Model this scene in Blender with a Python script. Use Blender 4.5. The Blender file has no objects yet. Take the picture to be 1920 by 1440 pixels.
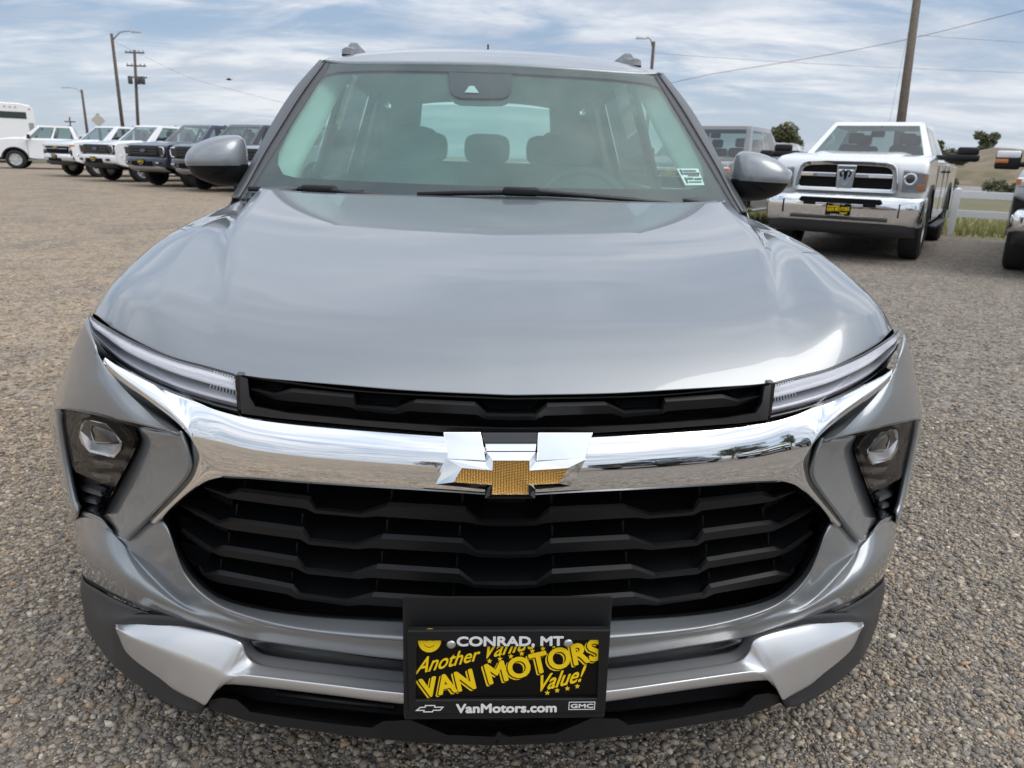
import bpy, bmesh, math, random
import numpy as np
from mathutils import Vector, Matrix, noise as mnoise
R_ = math.radians
S = bpy.context.scene
COL = S.collection
random.seed(7); np.random.seed(7)

# ------------------------------------------------------------------ camera
CAM = Vector((-.0612, -1.0480, 1.2281)); YAW, PITCH, ROLL = R_(3.222), R_(17.167), R_(1.784); FPX = 1372.0
cf = Vector((math.sin(YAW)*math.cos(PITCH), math.cos(YAW)*math.cos(PITCH), -math.sin(PITCH)))
cr0 = Vector((math.cos(YAW), -math.sin(YAW), 0)); cu0 = cr0.cross(cf)
cr = cr0*math.cos(ROLL)+cu0*math.sin(ROLL); cu = -cr0*math.sin(ROLL)+cu0*math.cos(ROLL)
cd = bpy.data.cameras.new('camera'); co = bpy.data.objects.new('camera', cd); COL.objects.link(co)
M3 = Matrix((cr, cu, -cf)).transposed()
co.matrix_world = Matrix.Translation(CAM) @ M3.to_4x4()
cd.sensor_width = 36; cd.lens = 36*FPX/1920; cd.clip_end = 3000; cd.clip_start = .05
cd.dof.use_dof = True; cd.dof.focus_distance = 1.3; cd.dof.aperture_fstop = 9.0
S.camera = co
# ------------------------------------------------------------------ sky, sun, exposure
SUN_EL, SUN_AZ = R_(52), R_(112)      # azimuth clockwise from +Y: to the right of the car
W = bpy.data.worlds.new('World'); S.world = W; W.use_nodes = True
nt = W.node_tree; nt.nodes.clear()
def wn(t, **k):
    n = nt.nodes.new(t)
    for a, b in k.items(): setattr(n, a, b)
    return n
def wl(a, b): nt.links.new(a, b)
wo = wn('ShaderNodeOutputWorld'); bg = wn('ShaderNodeBackground'); bg.inputs[1].default_value = .1
sky = wn('ShaderNodeTexSky', sky_type='NISHITA', sun_disc=False, sun_elevation=SUN_EL, sun_rotation=SUN_AZ)
sky.air_density = 1.0; sky.dust_density = 1.5; sky.ozone_density = 1.6
tc = wn('ShaderNodeTexCoord'); sp = wn('ShaderNodeSeparateXYZ'); wl(tc.outputs['Generated'], sp.inputs[0])
def wmath(op, a, b=None, c=None):
    n = wn('ShaderNodeMath', operation=op)
    for i, v in enumerate((a, b, c)):
        if v is None: continue
        if isinstance(v, (int, float)): n.inputs[i].default_value = v
        else: wl(v, n.inputs[i])
    return n.outputs[0]
zz = wmath('ADD', wmath('MAXIMUM', sp.outputs[2], 0.0), .16)
cx_ = wmath('DIVIDE', sp.outputs[0], zz); cy_ = wmath('DIVIDE', sp.outputs[1], zz)
cmb = wn('ShaderNodeCombineXYZ'); wl(cx_, cmb.inputs[0]); wl(cy_, cmb.inputs[1])
def cloud_noise(scale, detail, rough, sx, sy, rot, dist=0.0, off=0.0):
    mp = wn('ShaderNodeMapping'); mp.inputs['Scale'].default_value = (sx, sy, 1); mp.inputs['Rotation'].default_value = (0, 0, rot)
    mp.inputs['Location'].default_value = (off, off*.7, off*.3)
    wl(cmb.outputs[0], mp.inputs[0])
    n = wn('ShaderNodeTexNoise'); n.inputs['Scale'].default_value = scale; n.inputs['Detail'].default_value = detail
    n.inputs['Roughness'].default_value = rough; n.inputs['Distortion'].default_value = dist
    wl(mp.outputs[0], n.inputs['Vector']); return n.outputs[0]
def wramp(v, a, b):
    n = wn('ShaderNodeMapRange', interpolation_type='SMOOTHSTEP'); wl(v, n.inputs[0])
    n.inputs[1].default_value = a; n.inputs[2].default_value = b; return n.outputs[0]
def wmix(f, a, b):
    n = wn('ShaderNodeMix', data_type='RGBA')
    if isinstance(f, (int, float)): n.inputs[0].default_value = f
    else: wl(f, n.inputs[0])
    for i, v in ((6, a), (7, b)):
        if isinstance(v, tuple): n.inputs[i].default_value = (*v, 1)
        else: wl(v, n.inputs[i])
    return n.outputs[2]
big = cloud_noise(.62, 5, .55, 1, 1.5, R_(20), .5, 3.1)
fine = cloud_noise(2.1, 8, .62, .9, 1.7, R_(12), .7, 8.4)
cov = wramp(wmath('ADD', wmath('MULTIPLY', big, .62), wmath('MULTIPLY', fine, .38)), .40, .58)
shade = wramp(cloud_noise(1.15, 6, .6, .8, 1.6, R_(16), .4, 15.2), .36, .62)
cloud = wmix(shade, (5.2, 5.9, 7.0), (9.5, 9.6, 9.9))
lift = wmath('MULTIPLY_ADD', wramp(sp.outputs[2], .10, .75), .70, 1.0)     # a cloud deck is brighter overhead than at the horizon
vml = wn('ShaderNodeVectorMath', operation='SCALE'); wl(cloud, vml.inputs[0]); wl(lift, vml.inputs['Scale']); cloud = vml.outputs[0]
blue = wmix(.55, sky.outputs[0], (3.6, 5.2, 7.6))
veil = wmath('MINIMUM', wmath('ADD', wmath('ADD', wmath('MULTIPLY', cov, .80), .10), wmath('MULTIPLY', wramp(sp.outputs[2], .18, .55), .30)), 1.0)
skyc = wmix(veil, blue, cloud)
hz = wramp(sp.outputs[2], .16, .0)
skyc = wmix(wmath('MULTIPLY', hz, .5), skyc, (7.0, 7.6, 8.3))
wl(skyc, bg.inputs[0]); wl(bg.outputs[0], wo.inputs[0])
sd = bpy.data.lights.new('sun', 'SUN'); so = bpy.data.objects.new('sun', sd); COL.objects.link(so)
sd.energy = 1.5; sd.angle = R_(40); sd.color = (1, .95, .88)
sdir = Vector((math.sin(SUN_AZ)*math.cos(SUN_EL), math.cos(SUN_AZ)*math.cos(SUN_EL), math.sin(SUN_EL)))
so.rotation_euler = sdir.to_track_quat('Z', 'Y').to_euler()
S.view_settings.view_transform = 'Standard'; S.view_settings.look = 'None'; S.view_settings.exposure = 0; S.view_settings.gamma = 1
S.render.engine = 'CYCLES'
try:
    S.cycles.use_denoising = True; S.cycles.max_bounces = 7; S.cycles.diffuse_bounces = 3; S.cycles.glossy_bounces = 4; S.cycles.transparent_max_bounces = 12; S.cycles.use_adaptive_sampling = True; S.cycles.adaptive_threshold = .015; S.cycles.caustics_reflective = False; S.cycles.caustics_refractive = False
    S.cycles.sample_clamp_indirect = 6
except Exception: pass

# ------------------------------------------------------------------ materials
def mat(name, col, rough=.5, metal=0., coat=0., spec=.5, bump=None, noise=None, emit=None, coat_rough=.03):
    m = bpy.data.materials.new(name); m.use_nodes = True
    t = m.node_tree; b = t.nodes['Principled BSDF']
    b.inputs['Base Color'].default_value = (*col, 1); b.inputs['Roughness'].default_value = rough; b.inputs['Metallic'].default_value = metal
    b.inputs['Coat Weight'].default_value = coat; b.inputs['Coat Roughness'].default_value = coat_rough; b.inputs['Specular IOR Level'].default_value = spec
    if noise:   # (scale, amount, second colour)
        tx = t.nodes.new('ShaderNodeTexCoord'); n = t.nodes.new('ShaderNodeTexNoise'); n.inputs['Scale'].default_value = noise[0]; n.inputs['Detail'].default_value = 6
        t.links.new(tx.outputs['Object'], n.inputs['Vector'])
        r = t.nodes.new('ShaderNodeMapRange'); r.inputs[1].default_value = .35; r.inputs[2].default_value = .65; r.inputs[4].default_value = noise[1]; t.links.new(n.outputs[0], r.inputs[0])
        x = t.nodes.new('ShaderNodeMix'); x.data_type = 'RGBA'; x.inputs[6].default_value = (*col, 1); x.inputs[7].default_value = (*noise[2], 1)
        t.links.new(r.outputs[0], x.inputs[0]); t.links.new(x.outputs[2], b.inputs['Base Color'])
    if bump:    # (scale, strength)
        tx = t.nodes.new('ShaderNodeTexCoord'); n = t.nodes.new('ShaderNodeTexNoise'); n.inputs['Scale'].default_value = bump[0]; n.inputs['Detail'].default_value = 3
        t.links.new(tx.outputs['Object'], n.inputs['Vector'])
        bp = t.nodes.new('ShaderNodeBump'); bp.inputs['Strength'].default_value = bump[1]; bp.inputs['Distance'].default_value = .002
        t.links.new(n.outputs[0], bp.inputs['Height']); t.links.new(bp.outputs[0], b.inputs['Normal'])
    return m
def glass_mat(name, tint, refl=1.0, rough=0.0, ior=1.6):
    m = bpy.data.materials.new(name); m.use_nodes = True; t = m.node_tree; t.nodes.clear()
    o = t.nodes.new('ShaderNodeOutputMaterial'); mx = t.nodes.new('ShaderNodeMixShader'); fr = t.nodes.new('ShaderNodeFresnel'); fr.inputs[0].default_value = ior
    tr = t.nodes.new('ShaderNodeBsdfTransparent'); tr.inputs[0].default_value = (*tint, 1)
    gl = t.nodes.new('ShaderNodeBsdfGlossy'); gl.inputs[0].default_value = (refl, refl, refl, 1); gl.inputs['Roughness'].default_value = rough
    ge = t.nodes.new('ShaderNodeNewGeometry'); im = t.nodes.new('ShaderNodeMapRange'); t.links.new(ge.outputs['Backfacing'], im.inputs[0]); im.inputs[3].default_value = ior; im.inputs[4].default_value = 1/ior; t.links.new(im.outputs[0], fr.inputs[0])   # a thin pane reflects alike from both sides
    t.links.new(fr.outputs[0], mx.inputs[0]); t.links.new(tr.outputs[0], mx.inputs[1]); t.links.new(gl.outputs[0], mx.inputs[2]); t.links.new(mx.outputs[0], o.inputs[0])
    return m
def haze_mat(name, tint, film, amt):
    m = bpy.data.materials.new(name); m.use_nodes = True; t = m.node_tree; t.nodes.clear()
    o = t.nodes.new('ShaderNodeOutputMaterial'); mx_ = t.nodes.new('ShaderNodeMixShader'); tr = t.nodes.new('ShaderNodeBsdfTransparent'); tr.inputs[0].default_value = (*tint, 1); df = t.nodes.new('ShaderNodeBsdfDiffuse'); df.inputs[0].default_value = (*film, 1)
    tx = t.nodes.new('ShaderNodeTexCoord'); n = t.nodes.new('ShaderNodeTexNoise'); n.inputs['Scale'].default_value = 3.2; n.inputs['Detail'].default_value = 4; r = t.nodes.new('ShaderNodeMapRange'); r.inputs[1].default_value = .3; r.inputs[2].default_value = .7; r.inputs[3].default_value = amt*.75; r.inputs[4].default_value = amt*1.3
    t.links.new(tx.outputs['Object'], n.inputs['Vector']); t.links.new(n.outputs[0], r.inputs[0]); t.links.new(r.outputs[0], mx_.inputs[0]); t.links.new(tr.outputs[0], mx_.inputs[1]); t.links.new(df.outputs[0], mx_.inputs[2]); t.links.new(mx_.outputs[0], o.inputs[0]); return m
def paint_mat(name, col, metal=.55, rough=.36):
    m = mat(name, col, rough, metal, 1.0, .5, coat_rough=.02)
    m.node_tree.nodes['Principled BSDF'].inputs['Coat IOR'].default_value = 1.5
    t = m.node_tree; b = t.nodes['Principled BSDF']
    tx = t.nodes.new('ShaderNodeTexCoord'); n = t.nodes.new('ShaderNodeTexNoise'); n.inputs['Scale'].default_value = 1400; n.inputs['Detail'].default_value = 2
    t.links.new(tx.outputs['Object'], n.inputs['Vector'])
    x = t.nodes.new('ShaderNodeMix'); x.data_type = 'RGBA'; x.inputs[6].default_value = (*[c*.82 for c in col], 1); x.inputs[7].default_value = (*[min(1, c*1.18) for c in col], 1)
    t.links.new(n.outputs[0], x.inputs[0]); t.links.new(x.outputs[2], b.inputs['Base Color'])
    return m
M = dict(
    paint=paint_mat('grey_metallic_paint', (.250, .268, .284)),
    chrome=mat('chrome', (.86, .87, .88), .035, 1.0),
    satin=mat('satin_silver', (.68, .69, .70), .31, .65, .4),
    black=mat('black_plastic', (.0075, .008, .009), .48, 0, 0, .36, bump=(700, .12)),
    black2=mat('dark_grey_plastic', (.026, .027, .030), .48, 0, 0, .5, bump=(500, .15)),
    blackmatte=mat('matte_black', (.004, .004, .0045), .8, 0, 0, .2),
    gloss=mat('gloss_black', (.006, .006, .007), .09, 0, .6),
    frit=mat('glass_frit', (.012, .012, .014), .35),
    gold=None,
    innerpane=haze_mat('dust_and_veil_pane', (.84, .94, .915), (.54, .67, .645), .18),  # dust film; its pale green also carries a painted veil of dash reflections
    headlamp=mat('headlamp_bowl', (.30, .31, .32), .2, .6, .5),
    glass=glass_mat('windshield_glass', (.74, .92, .87), ior=1.58),
    sideglass=glass_mat('side_glass', (.62, .74, .71)),
    privacy=glass_mat('privacy_glass', (.10, .115, .115)),
    backglass=glass_mat('rear_glass', (.50, .60, .58)),
    lens=glass_mat('clear_lens', (.97, .975, .99), .7, ior=1.38),
    smoke=glass_mat('smoked_lens', (.94, .93, .92), .5, ior=1.35),
    reflector=mat('lamp_reflector', (.80, .81, .84), .25, .55),
    lampgrey=mat('lamp_light_guide', (.55, .56, .60), .3, .2),
    trim=mat('light_interior_trim', (.55, .56, .54), .8),
    cloth=mat('dark_seat_cloth', (.15, .15, .15), .9),
    pillarpaint=mat('pillar_satin_grey', (.115, .12, .126), .42, .3),
    pillardark=mat('pillar_trim_grey', (.062, .065, .07), .5),
    dash=mat('dashboard_plastic', (.075, .077, .08), .6),
    rubber=mat('tyre_rubber', (.014, .014, .015), .75),
    white=mat('white_print', (.80, .80, .80), .5),
    yellow=mat('yellow_print', (.95, .66, .008), .5, spec=.3),
    plateblack=mat('black_print', (.003, .003, .003), .4, spec=.2),
    screw=mat('screw_metal', (.55, .55, .55), .35, .8),
    sticker=mat('white_sticker', (.75, .78, .77), .6),
    wtruck=paint_mat('white_truck_paint', (.80, .81, .82), 0., .25),
    navy=paint_mat('navy_truck_paint', (.018, .024, .048), .2, .3),
    dkgrey=paint_mat('charcoal_truck_paint', (.035, .036, .042), .3, .3),
    taupe=paint_mat('taupe_truck_paint', (.17, .165, .155), .4, .3),
    silver=paint_mat('silver_truck_paint', (.40, .42, .45), .6, .3),
    tglass=mat('truck_glass', (.022, .032, .031), .03, 0, 0, .6),
    tpane=glass_mat('truck_pane', (.50, .60, .58), 1.0, ior=1.7),
    amber=mat('amber_lens', (.55, .16, .03), .2, 0, .6),
    wood=mat('weathered_pole_wood', (.13, .10, .075), .85, noise=(9, 1, (.085, .068, .055)), bump=(60, .5)),
    wire=mat('wire', (.03, .03, .035), .6),
    galv=mat('galvanised_steel', (.36, .37, .38), .45, .7),
    vinyl=mat('white_vinyl', (.78, .79, .80), .45),
    leaf=mat('leaf_green', (.115, .13, .06), .6, noise=(3, 1, (.165, .165, .085))),
    leafdark=mat('shrub_green', (.10, .115, .06), .65, noise=(3, 1, (.15, .15, .085))),
    bark=mat('bark', (.07, .055, .042), .9),
)
def gold_mat():
    m = mat('gold_emblem', (.52, .29, .07), .28, .85, .8); t = m.node_tree; b = t.nodes['Principled BSDF']
    tx = t.nodes.new('ShaderNodeTexCoord'); 
    mp = t.nodes.new('ShaderNodeMapping'); mp.inputs['Rotation'].default_value = (0, R_(0), 0); mp.inputs['Scale'].default_value = (1, .001, 1)
    w1 = t.nodes.new('ShaderNodeTexWave'); w1.bands_direction = 'X'; w1.inputs['Scale'].default_value = 75; w1.inputs['Distortion'].default_value = 0
    w2 = t.nodes.new('ShaderNodeTexWave'); w2.bands_direction = 'Z'; w2.inputs['Scale'].default_value = 75
    mp2 = t.nodes.new('ShaderNodeMapping'); mp2.inputs['Rotation'].default_value = (0, R_(12), 0)
    t.links.new(tx.outputs['Object'], mp2.inputs[0]); t.links.new(tx.outputs['Object'], w1.inputs[0]); t.links.new(mp2.outputs[0], w2.inputs[0])
    mu = t.nodes.new('ShaderNodeMath'); mu.operation = 'MULTIPLY'; t.links.new(w1.outputs[1], mu.inputs[0]); t.links.new(w2.outputs[1], mu.inputs[1])
    bp = t.nodes.new('ShaderNodeBump'); bp.inputs['Strength'].default_value = .8; bp.inputs['Distance'].default_value = .0015
    t.links.new(mu.outputs[0], bp.inputs['Height']); t.links.new(bp.outputs[0], b.inputs['Normal']); return m
M['gold'] = gold_mat()

# ------------------------------------------------------------------ mesh helpers
def ray(px, py):
    return (cr*(px-960)+cu*(720-py)+cf*FPX).normalized()
def solve(px, py, fn, lo=-.4, hi=4.5):
    """point on the sight line of a photo pixel that lies on the body surface y = fn(|x|, z)"""
    d = ray(px, py)
    def pt(Y): return CAM+d*((Y-CAM.y)/d.y)
    a = lo; st_ = .02; p = pt(a)
    while a < hi:
        p = pt(a+st_)
        if a+st_-fn(abs(p.x), p.z) > 0: break
        a += st_
    b = a+st_
    for _ in range(40):
        m = (a+b)/2; p = pt(m)
        if m-fn(abs(p.x), p.z) > 0: b = m
        else: a = m
    return pt((a+b)/2)
def Y0(x, z=0):
    e = max(0, x-.85); x = min(x, .85)
    return .02+.25*x*x+.35*x**6+1.30*e           # plan curve of the bumper
def P(px, py, off=0., fn=Y0): return solve(px, py, lambda x, z: fn(x, z)+off)
def row(pts, fn=Y0, off=0.):
    o = []
    for p in pts:
        v = P(p[0], p[1], (p[2] if len(p) > 2 else 0)+off, fn)
        if abs(v.x) < .012: v.x = 0
        o.append(v)
    return o
def cr_eval(a, b, c, d, t):
    return .5*((2*b)+(c-a)*t+(2*a-5*b+4*c-d)*t*t+(3*b-a-3*c+d)*t**3)
def spline(pts, k, smooth=True):
    """k samples per control segment"""
    o = []; n = len(pts)
    for i in range(n-1):
        for j in range(k):
            t = j/k
            if smooth:
                a = pts[i-1] if i else pts[0]*2-pts[1]
                d = pts[i+2] if i+2 < n else pts[-1]*2-pts[-2]
                o.append(cr_eval(a, pts[i], pts[i+1], d, t))
            else: o.append(pts[i].lerp(pts[i+1], t))
    o.append(pts[-1].copy()); return o
def resample(pts, n, smooth=True):
    q = spline(pts, 16, smooth) if len(pts) > 2 else [pts[0].lerp(pts[1], i/16) for i in range(17)]
    L = [0]
    for a, b in zip(q, q[1:]): L.append(L[-1]+(b-a).length)
    o = []; j = 0
    for i in range(n):
        s = L[-1]*i/(n-1)
        while j < len(q)-2 and L[j+1] < s: j += 1
        seg = L[j+1]-L[j]; o.append(q[j].lerp(q[j+1], (s-L[j])/seg if seg > 1e-9 else 0))
    return o
def loft(rows, nu=None, k=4, smu=True, smv=True, ku=4):
    """rows of 3D points -> dense grid; nu: equal spacing along a row, else ku samples per control segment"""
    rr = [resample(r, nu, smu) if nu else spline(r, ku, smu) for r in rows]
    cols = list(zip(*rr)); cc = [spline(list(c), k, smv) for c in cols]
    return [list(r) for r in zip(*cc)]
class MB:
    def __init__(s): s.v = []; s.f = []
    def grid(s, g, mir=False, both=False):
        if both: s.grid(g); s.grid(g, True); return s
        b = len(s.v); n = len(g[0])
        for r in g:
            for p in r: s.v.append((-p.x if mir else p.x, p.y, p.z))
        for i in range(len(g)-1):
            for j in range(n-1):
                q = (b+i*n+j, b+i*n+j+1, b+(i+1)*n+j+1, b+(i+1)*n+j)
                s.f.append(q[::-1] if mir else q)
        return s
    def poly(s, pts):
        b = len(s.v); s.v += [tuple(p) for p in pts]; s.f.append(tuple(range(b, b+len(pts)))); return s
    def prism(s, a, b_):
        """two matching loops -> closed solid"""
        n = len(a); b = len(s.v); s.v += [tuple(p) for p in a]+[tuple(p) for p in b_]
        s.f.append(tuple(range(b, b+n))[::-1]); s.f.append(tuple(range(b+n, b+2*n)))
        for i in range(n): j = (i+1) % n; s.f.append((b+i, b+j, b+n+j, b+n+i))
        return s
    def box(s, x0, x1, y0, y1, z0, z1):
        a = [(x0, y0, z0), (x1, y0, z0), (x1, y1, z0), (x0, y1, z0)]
        return s.prism(a, [(x, y, z1) for x, y, z in a])
    def tube(s, pts, r, n=8, r2=None, cap=True):
        pts = [Vector(p) for p in pts]; b0 = len(s.v); m = len(pts)
        up = Vector((0, 0, 1))
        for i, p in enumerate(pts):
            t = (pts[min(i+1, m-1)]-pts[max(i-1, 0)]).normalized()
            a = t.cross(up if abs(t.z) < .95 else Vector((1, 0, 0))).normalized(); c = t.cross(a)
            rr = r if r2 is None else r+(r2-r)*i/max(1, m-1)
            for k in range(n):
                an = 2*math.pi*k/n; s.v.append(tuple(p+a*math.cos(an)*rr+c*math.sin(an)*rr))
        for i in range(m-1):
            for k in range(n):
                k2 = (k+1) % n; s.f.append((b0+i*n+k, b0+i*n+k2, b0+(i+1)*n+k2, b0+(i+1)*n+k))
        if cap: s.f.append(tuple(range(b0, b0+n))[::-1]); s.f.append(tuple(range(b0+(m-1)*n, b0+m*n)))
        return s
    def lathe(s, prof, axis='x', n=24, c=(0, 0, 0)):
        """prof: (along, radius)"""
        b0 = len(s.v); c = Vector(c)
        for a, r in prof:
            for k in range(n):
                an = 2*math.pi*k/n; p, q = math.cos(an)*r, math.sin(an)*r
                s.v.append(tuple(c+(Vector((a, p, q)) if axis == 'x' else Vector((p, a, q)) if axis == 'y' else Vector((p, q, a)))))
        for i in range(len(prof)-1):
            for k in range(n):
                k2 = (k+1) % n; s.f.append((b0+i*n+k, b0+i*n+k2, b0+(i+1)*n+k2, b0+(i+1)*n+k))
        return s
    def xform(s, m):
        s.v = [tuple(m @ Vector(p)) for p in s.v]; return s
    def build(s, name, material, parent=None, smooth=True, solid=None, bevel=None, weld=2e-4, angle=None, face=None, bseg=2):
        me = bpy.data.meshes.new(name); me.from_pydata(s.v, [], s.f)
        bm = bmesh.new(); bm.from_mesh(me)
        if weld: bmesh.ops.remove_doubles(bm, verts=bm.verts, dist=weld)
        bmesh.ops.recalc_face_normals(bm, faces=bm.faces)
        if face is not None:     # make an open sheet's normals look towards the point `face`
            t = sum((f.normal.dot(face-f.calc_center_median())*f.calc_area() for f in bm.faces))
            if t < 0: bmesh.ops.reverse_faces(bm, faces=bm.faces)
        if angle:
            for e in bm.edges:
                if len(e.link_faces) == 2 and e.calc_face_angle(0) > angle: e.smooth = False
        bm.to_mesh(me); bm.free()
        if smooth:
            for p in me.polygons: p.use_smooth = True
        me.materials.append(material)
        o = bpy.data.objects.new(name, me); COL.objects.link(o)
        if parent: o.parent = parent
        if solid:
            q = o.modifiers.new('thickness', 'SOLIDIFY'); q.thickness = solid; q.offset = -1; q.use_rim = True
        if bevel:
            q = o.modifiers.new('bevel', 'BEVEL'); q.width = bevel; q.segments = bseg; q.limit_method = 'ANGLE'; q.angle_limit = R_(35)
        return o
def empty(name, loc=(0, 0, 0), rz=0, label=None, cat=None, group=None):
    o = bpy.data.objects.new(name, None); COL.objects.link(o); o.location = loc; o.rotation_euler = (0, 0, rz); o.empty_display_size = .1
    return tag(o, label, cat, group)
def tag(o, label=None, cat=None, group=None, kind=None):
    if label: o['label'] = label
    if cat: o['category'] = cat
    if group: o['group'] = group
    if kind: o['kind'] = kind
    return o
def copy_tree(o, parent=None):
    c = o.copy(); COL.objects.link(c); c.parent = parent
    for ch in list(o.children): copy_tree(ch, c)
    return c
mx = lambda pts: [Vector((-p.x, p.y, p.z)) for p in pts]
V = Vector

def pair(g, name, m, parent, **k):
    """a left and a right part"""
    for sgn in (False, True): MB().grid(g, mir=sgn).build(name, m, parent, **k)
# ------------------------------------------------------------------ ground and setting
def ground_material(name, cols, scale=55, lane=True):
    m = bpy.data.materials.new(name); m.use_nodes = True; t = m.node_tree; b = t.nodes['Principled BSDF']; b.inputs['Roughness'].default_value = .95; b.inputs['Specular IOR Level'].default_value = .15
    tx = t.nodes.new('ShaderNodeTexCoord')
    def N(k, **kw):
        n = t.nodes.new(k)
        for a, v in kw.items(): n.inputs[a].default_value = v
        return n
    def L(a, b_): t.links.new(a, b_)
    def mixc(f, a, c):
        n = t.nodes.new('ShaderNodeMix'); n.data_type = 'RGBA'
        if isinstance(f, float): n.inputs[0].default_value = f
        else: L(f, n.inputs[0])
        for i, v in ((6, a), (7, c)):
            if isinstance(v, tuple): n.inputs[i].default_value = (*v, 1)
            else: L(v, n.inputs[i])
        return n.outputs[2]
    def rng(v, a, c, lo=0., hi=1.):
        n = t.nodes.new('ShaderNodeMapRange'); n.interpolation_type = 'SMOOTHSTEP'; L(v, n.inputs[0]); n.inputs[1].default_value = a; n.inputs[2].default_value = c; n.inputs[3].default_value = lo; n.inputs[4].default_value = hi; return n.outputs[0]
    sand, grey, dark = cols
    # driven lane of compacted sand to the left of the car, loose grey gravel to the right
    mp = N('ShaderNodeMapping'); mp.inputs['Rotation'].default_value = (0, 0, R_(22)); mp.inputs['Scale'].default_value = (.16, .5, 1); L(tx.outputs['Object'], mp.inputs[0])
    n1 = N('ShaderNodeTexNoise', Scale=1.0, Detail=7, Roughness=.62); L(mp.outputs[0], n1.inputs['Vector'])
    sx = t.nodes.new('ShaderNodeSeparateXYZ'); L(tx.outputs['Object'], sx.inputs[0])
    lx = rng(sx.outputs[0], 1.5, -3.5)
    a1 = t.nodes.new('ShaderNodeMath'); a1.operation = 'MULTIPLY_ADD'; L(lx, a1.inputs[0]); a1.inputs[1].default_value = .40 if lane else 0.; L(n1.outputs[0], a1.inputs[2])
    ln = rng(a1.outputs[0], .50, .84)
    base = mixc(ln, grey, sand)
    mp3 = N('ShaderNodeMapping'); mp3.inputs['Scale'].default_value = (.07, .75, 1); mp3.inputs['Rotation'].default_value = (0, 0, R_(-14)); L(tx.outputs['Object'], mp3.inputs[0])
    n3 = N('ShaderNodeTexNoise', Scale=1.0, Detail=5, Roughness=.55); L(mp3.outputs[0], n3.inputs['Vector'])
    a3 = t.nodes.new('ShaderNodeMath'); a3.operation = 'MULTIPLY'; L(rng(n3.outputs[0], .47, .66), a3.inputs[0]); L(lx, a3.inputs[1])
    base = mixc(a3.outputs[0], base, (sand[0]*1.12, sand[1]*1.12, sand[2]*1.10))
    n2 = N('ShaderNodeTexNoise', Scale=2.3, Detail=8, Roughness=.7); L(tx.outputs['Object'], n2.inputs['Vector'])
    base = mixc(rng(n2.outputs[0], .44, .64, .0, .5), base, dark)
    n4 = N('ShaderNodeTexNoise', Scale=.55, Detail=6, Roughness=.65, Distortion=.8); L(tx.outputs['Object'], n4.inputs['Vector']); base = mixc(rng(n4.outputs[0], .48, .62, .0, .5), base, dark)
    v = N('ShaderNodeTexVoronoi', Scale=scale, Randomness=1.0); L(tx.outputs['Object'], v.inputs['Vector'])
    sc = t.nodes.new('ShaderNodeSeparateColor'); L(v.outputs['Color'], sc.inputs[0])
    st = mixc(sc.outputs[0], tuple(c*.38 for c in dark), tuple(min(1, c*1.75) for c in grey))
    st = mixc(rng(sc.outputs[1], .75, .95, 0., .6), st, tuple(min(1, c*1.1) for c in sand))
    base = mixc(.66, base, st)
    v2 = N('ShaderNodeTexVoronoi', Scale=17.0, Randomness=1.0); L(tx.outputs['Object'], v2.inputs['Vector']); s2 = t.nodes.new('ShaderNodeSeparateColor'); L(v2.outputs['Color'], s2.inputs[0])
    base = mixc(rng(s2.outputs[0], .55, .95, 0., .34), base, tuple(min(1, c*1.55) for c in grey)); base = mixc(rng(s2.outputs[1], .6, .95, 0., .34), base, tuple(c*.55 for c in dark))
    nf = N('ShaderNodeTexNoise', Scale=220, Detail=3); L(tx.outputs['Object'], nf.inputs['Vector'])
    base = mixc(rng(nf.outputs[0], .35, .7, 0., .35), base, tuple(c*.45 for c in dark))
    L(base, b.inputs['Base Color'])
    e = rng(v.outputs['Distance'], .0, .6, 1., 0.)
    bp = N('ShaderNodeBump', Strength=.9, Distance=.012); L(e, bp.inputs['Height'])
    bp2 = N('ShaderNodeBump', Strength=.6, Distance=.006); L(nf.outputs[0], bp2.inputs['Height']); L(bp.outputs[0], bp2.inputs['Normal']); L(bp2.outputs[0], b.inputs['Normal'])
    return m
SAND, GREY, DARK = (.68, .495, .315), (.262, .236, .206), (.155, .138, .119)
gm = ground_material('gravel_lot', (SAND, GREY, DARK))
g = MB(); g.poly([(-900, -900, 0), (900, -900, 0), (900, 1600, 0), (-900, 1600, 0)])
ground = g.build('ground', gm, smooth=False); tag(ground, 'gravel and sand lot spreading under all the vehicles', kind='structure')

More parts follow.
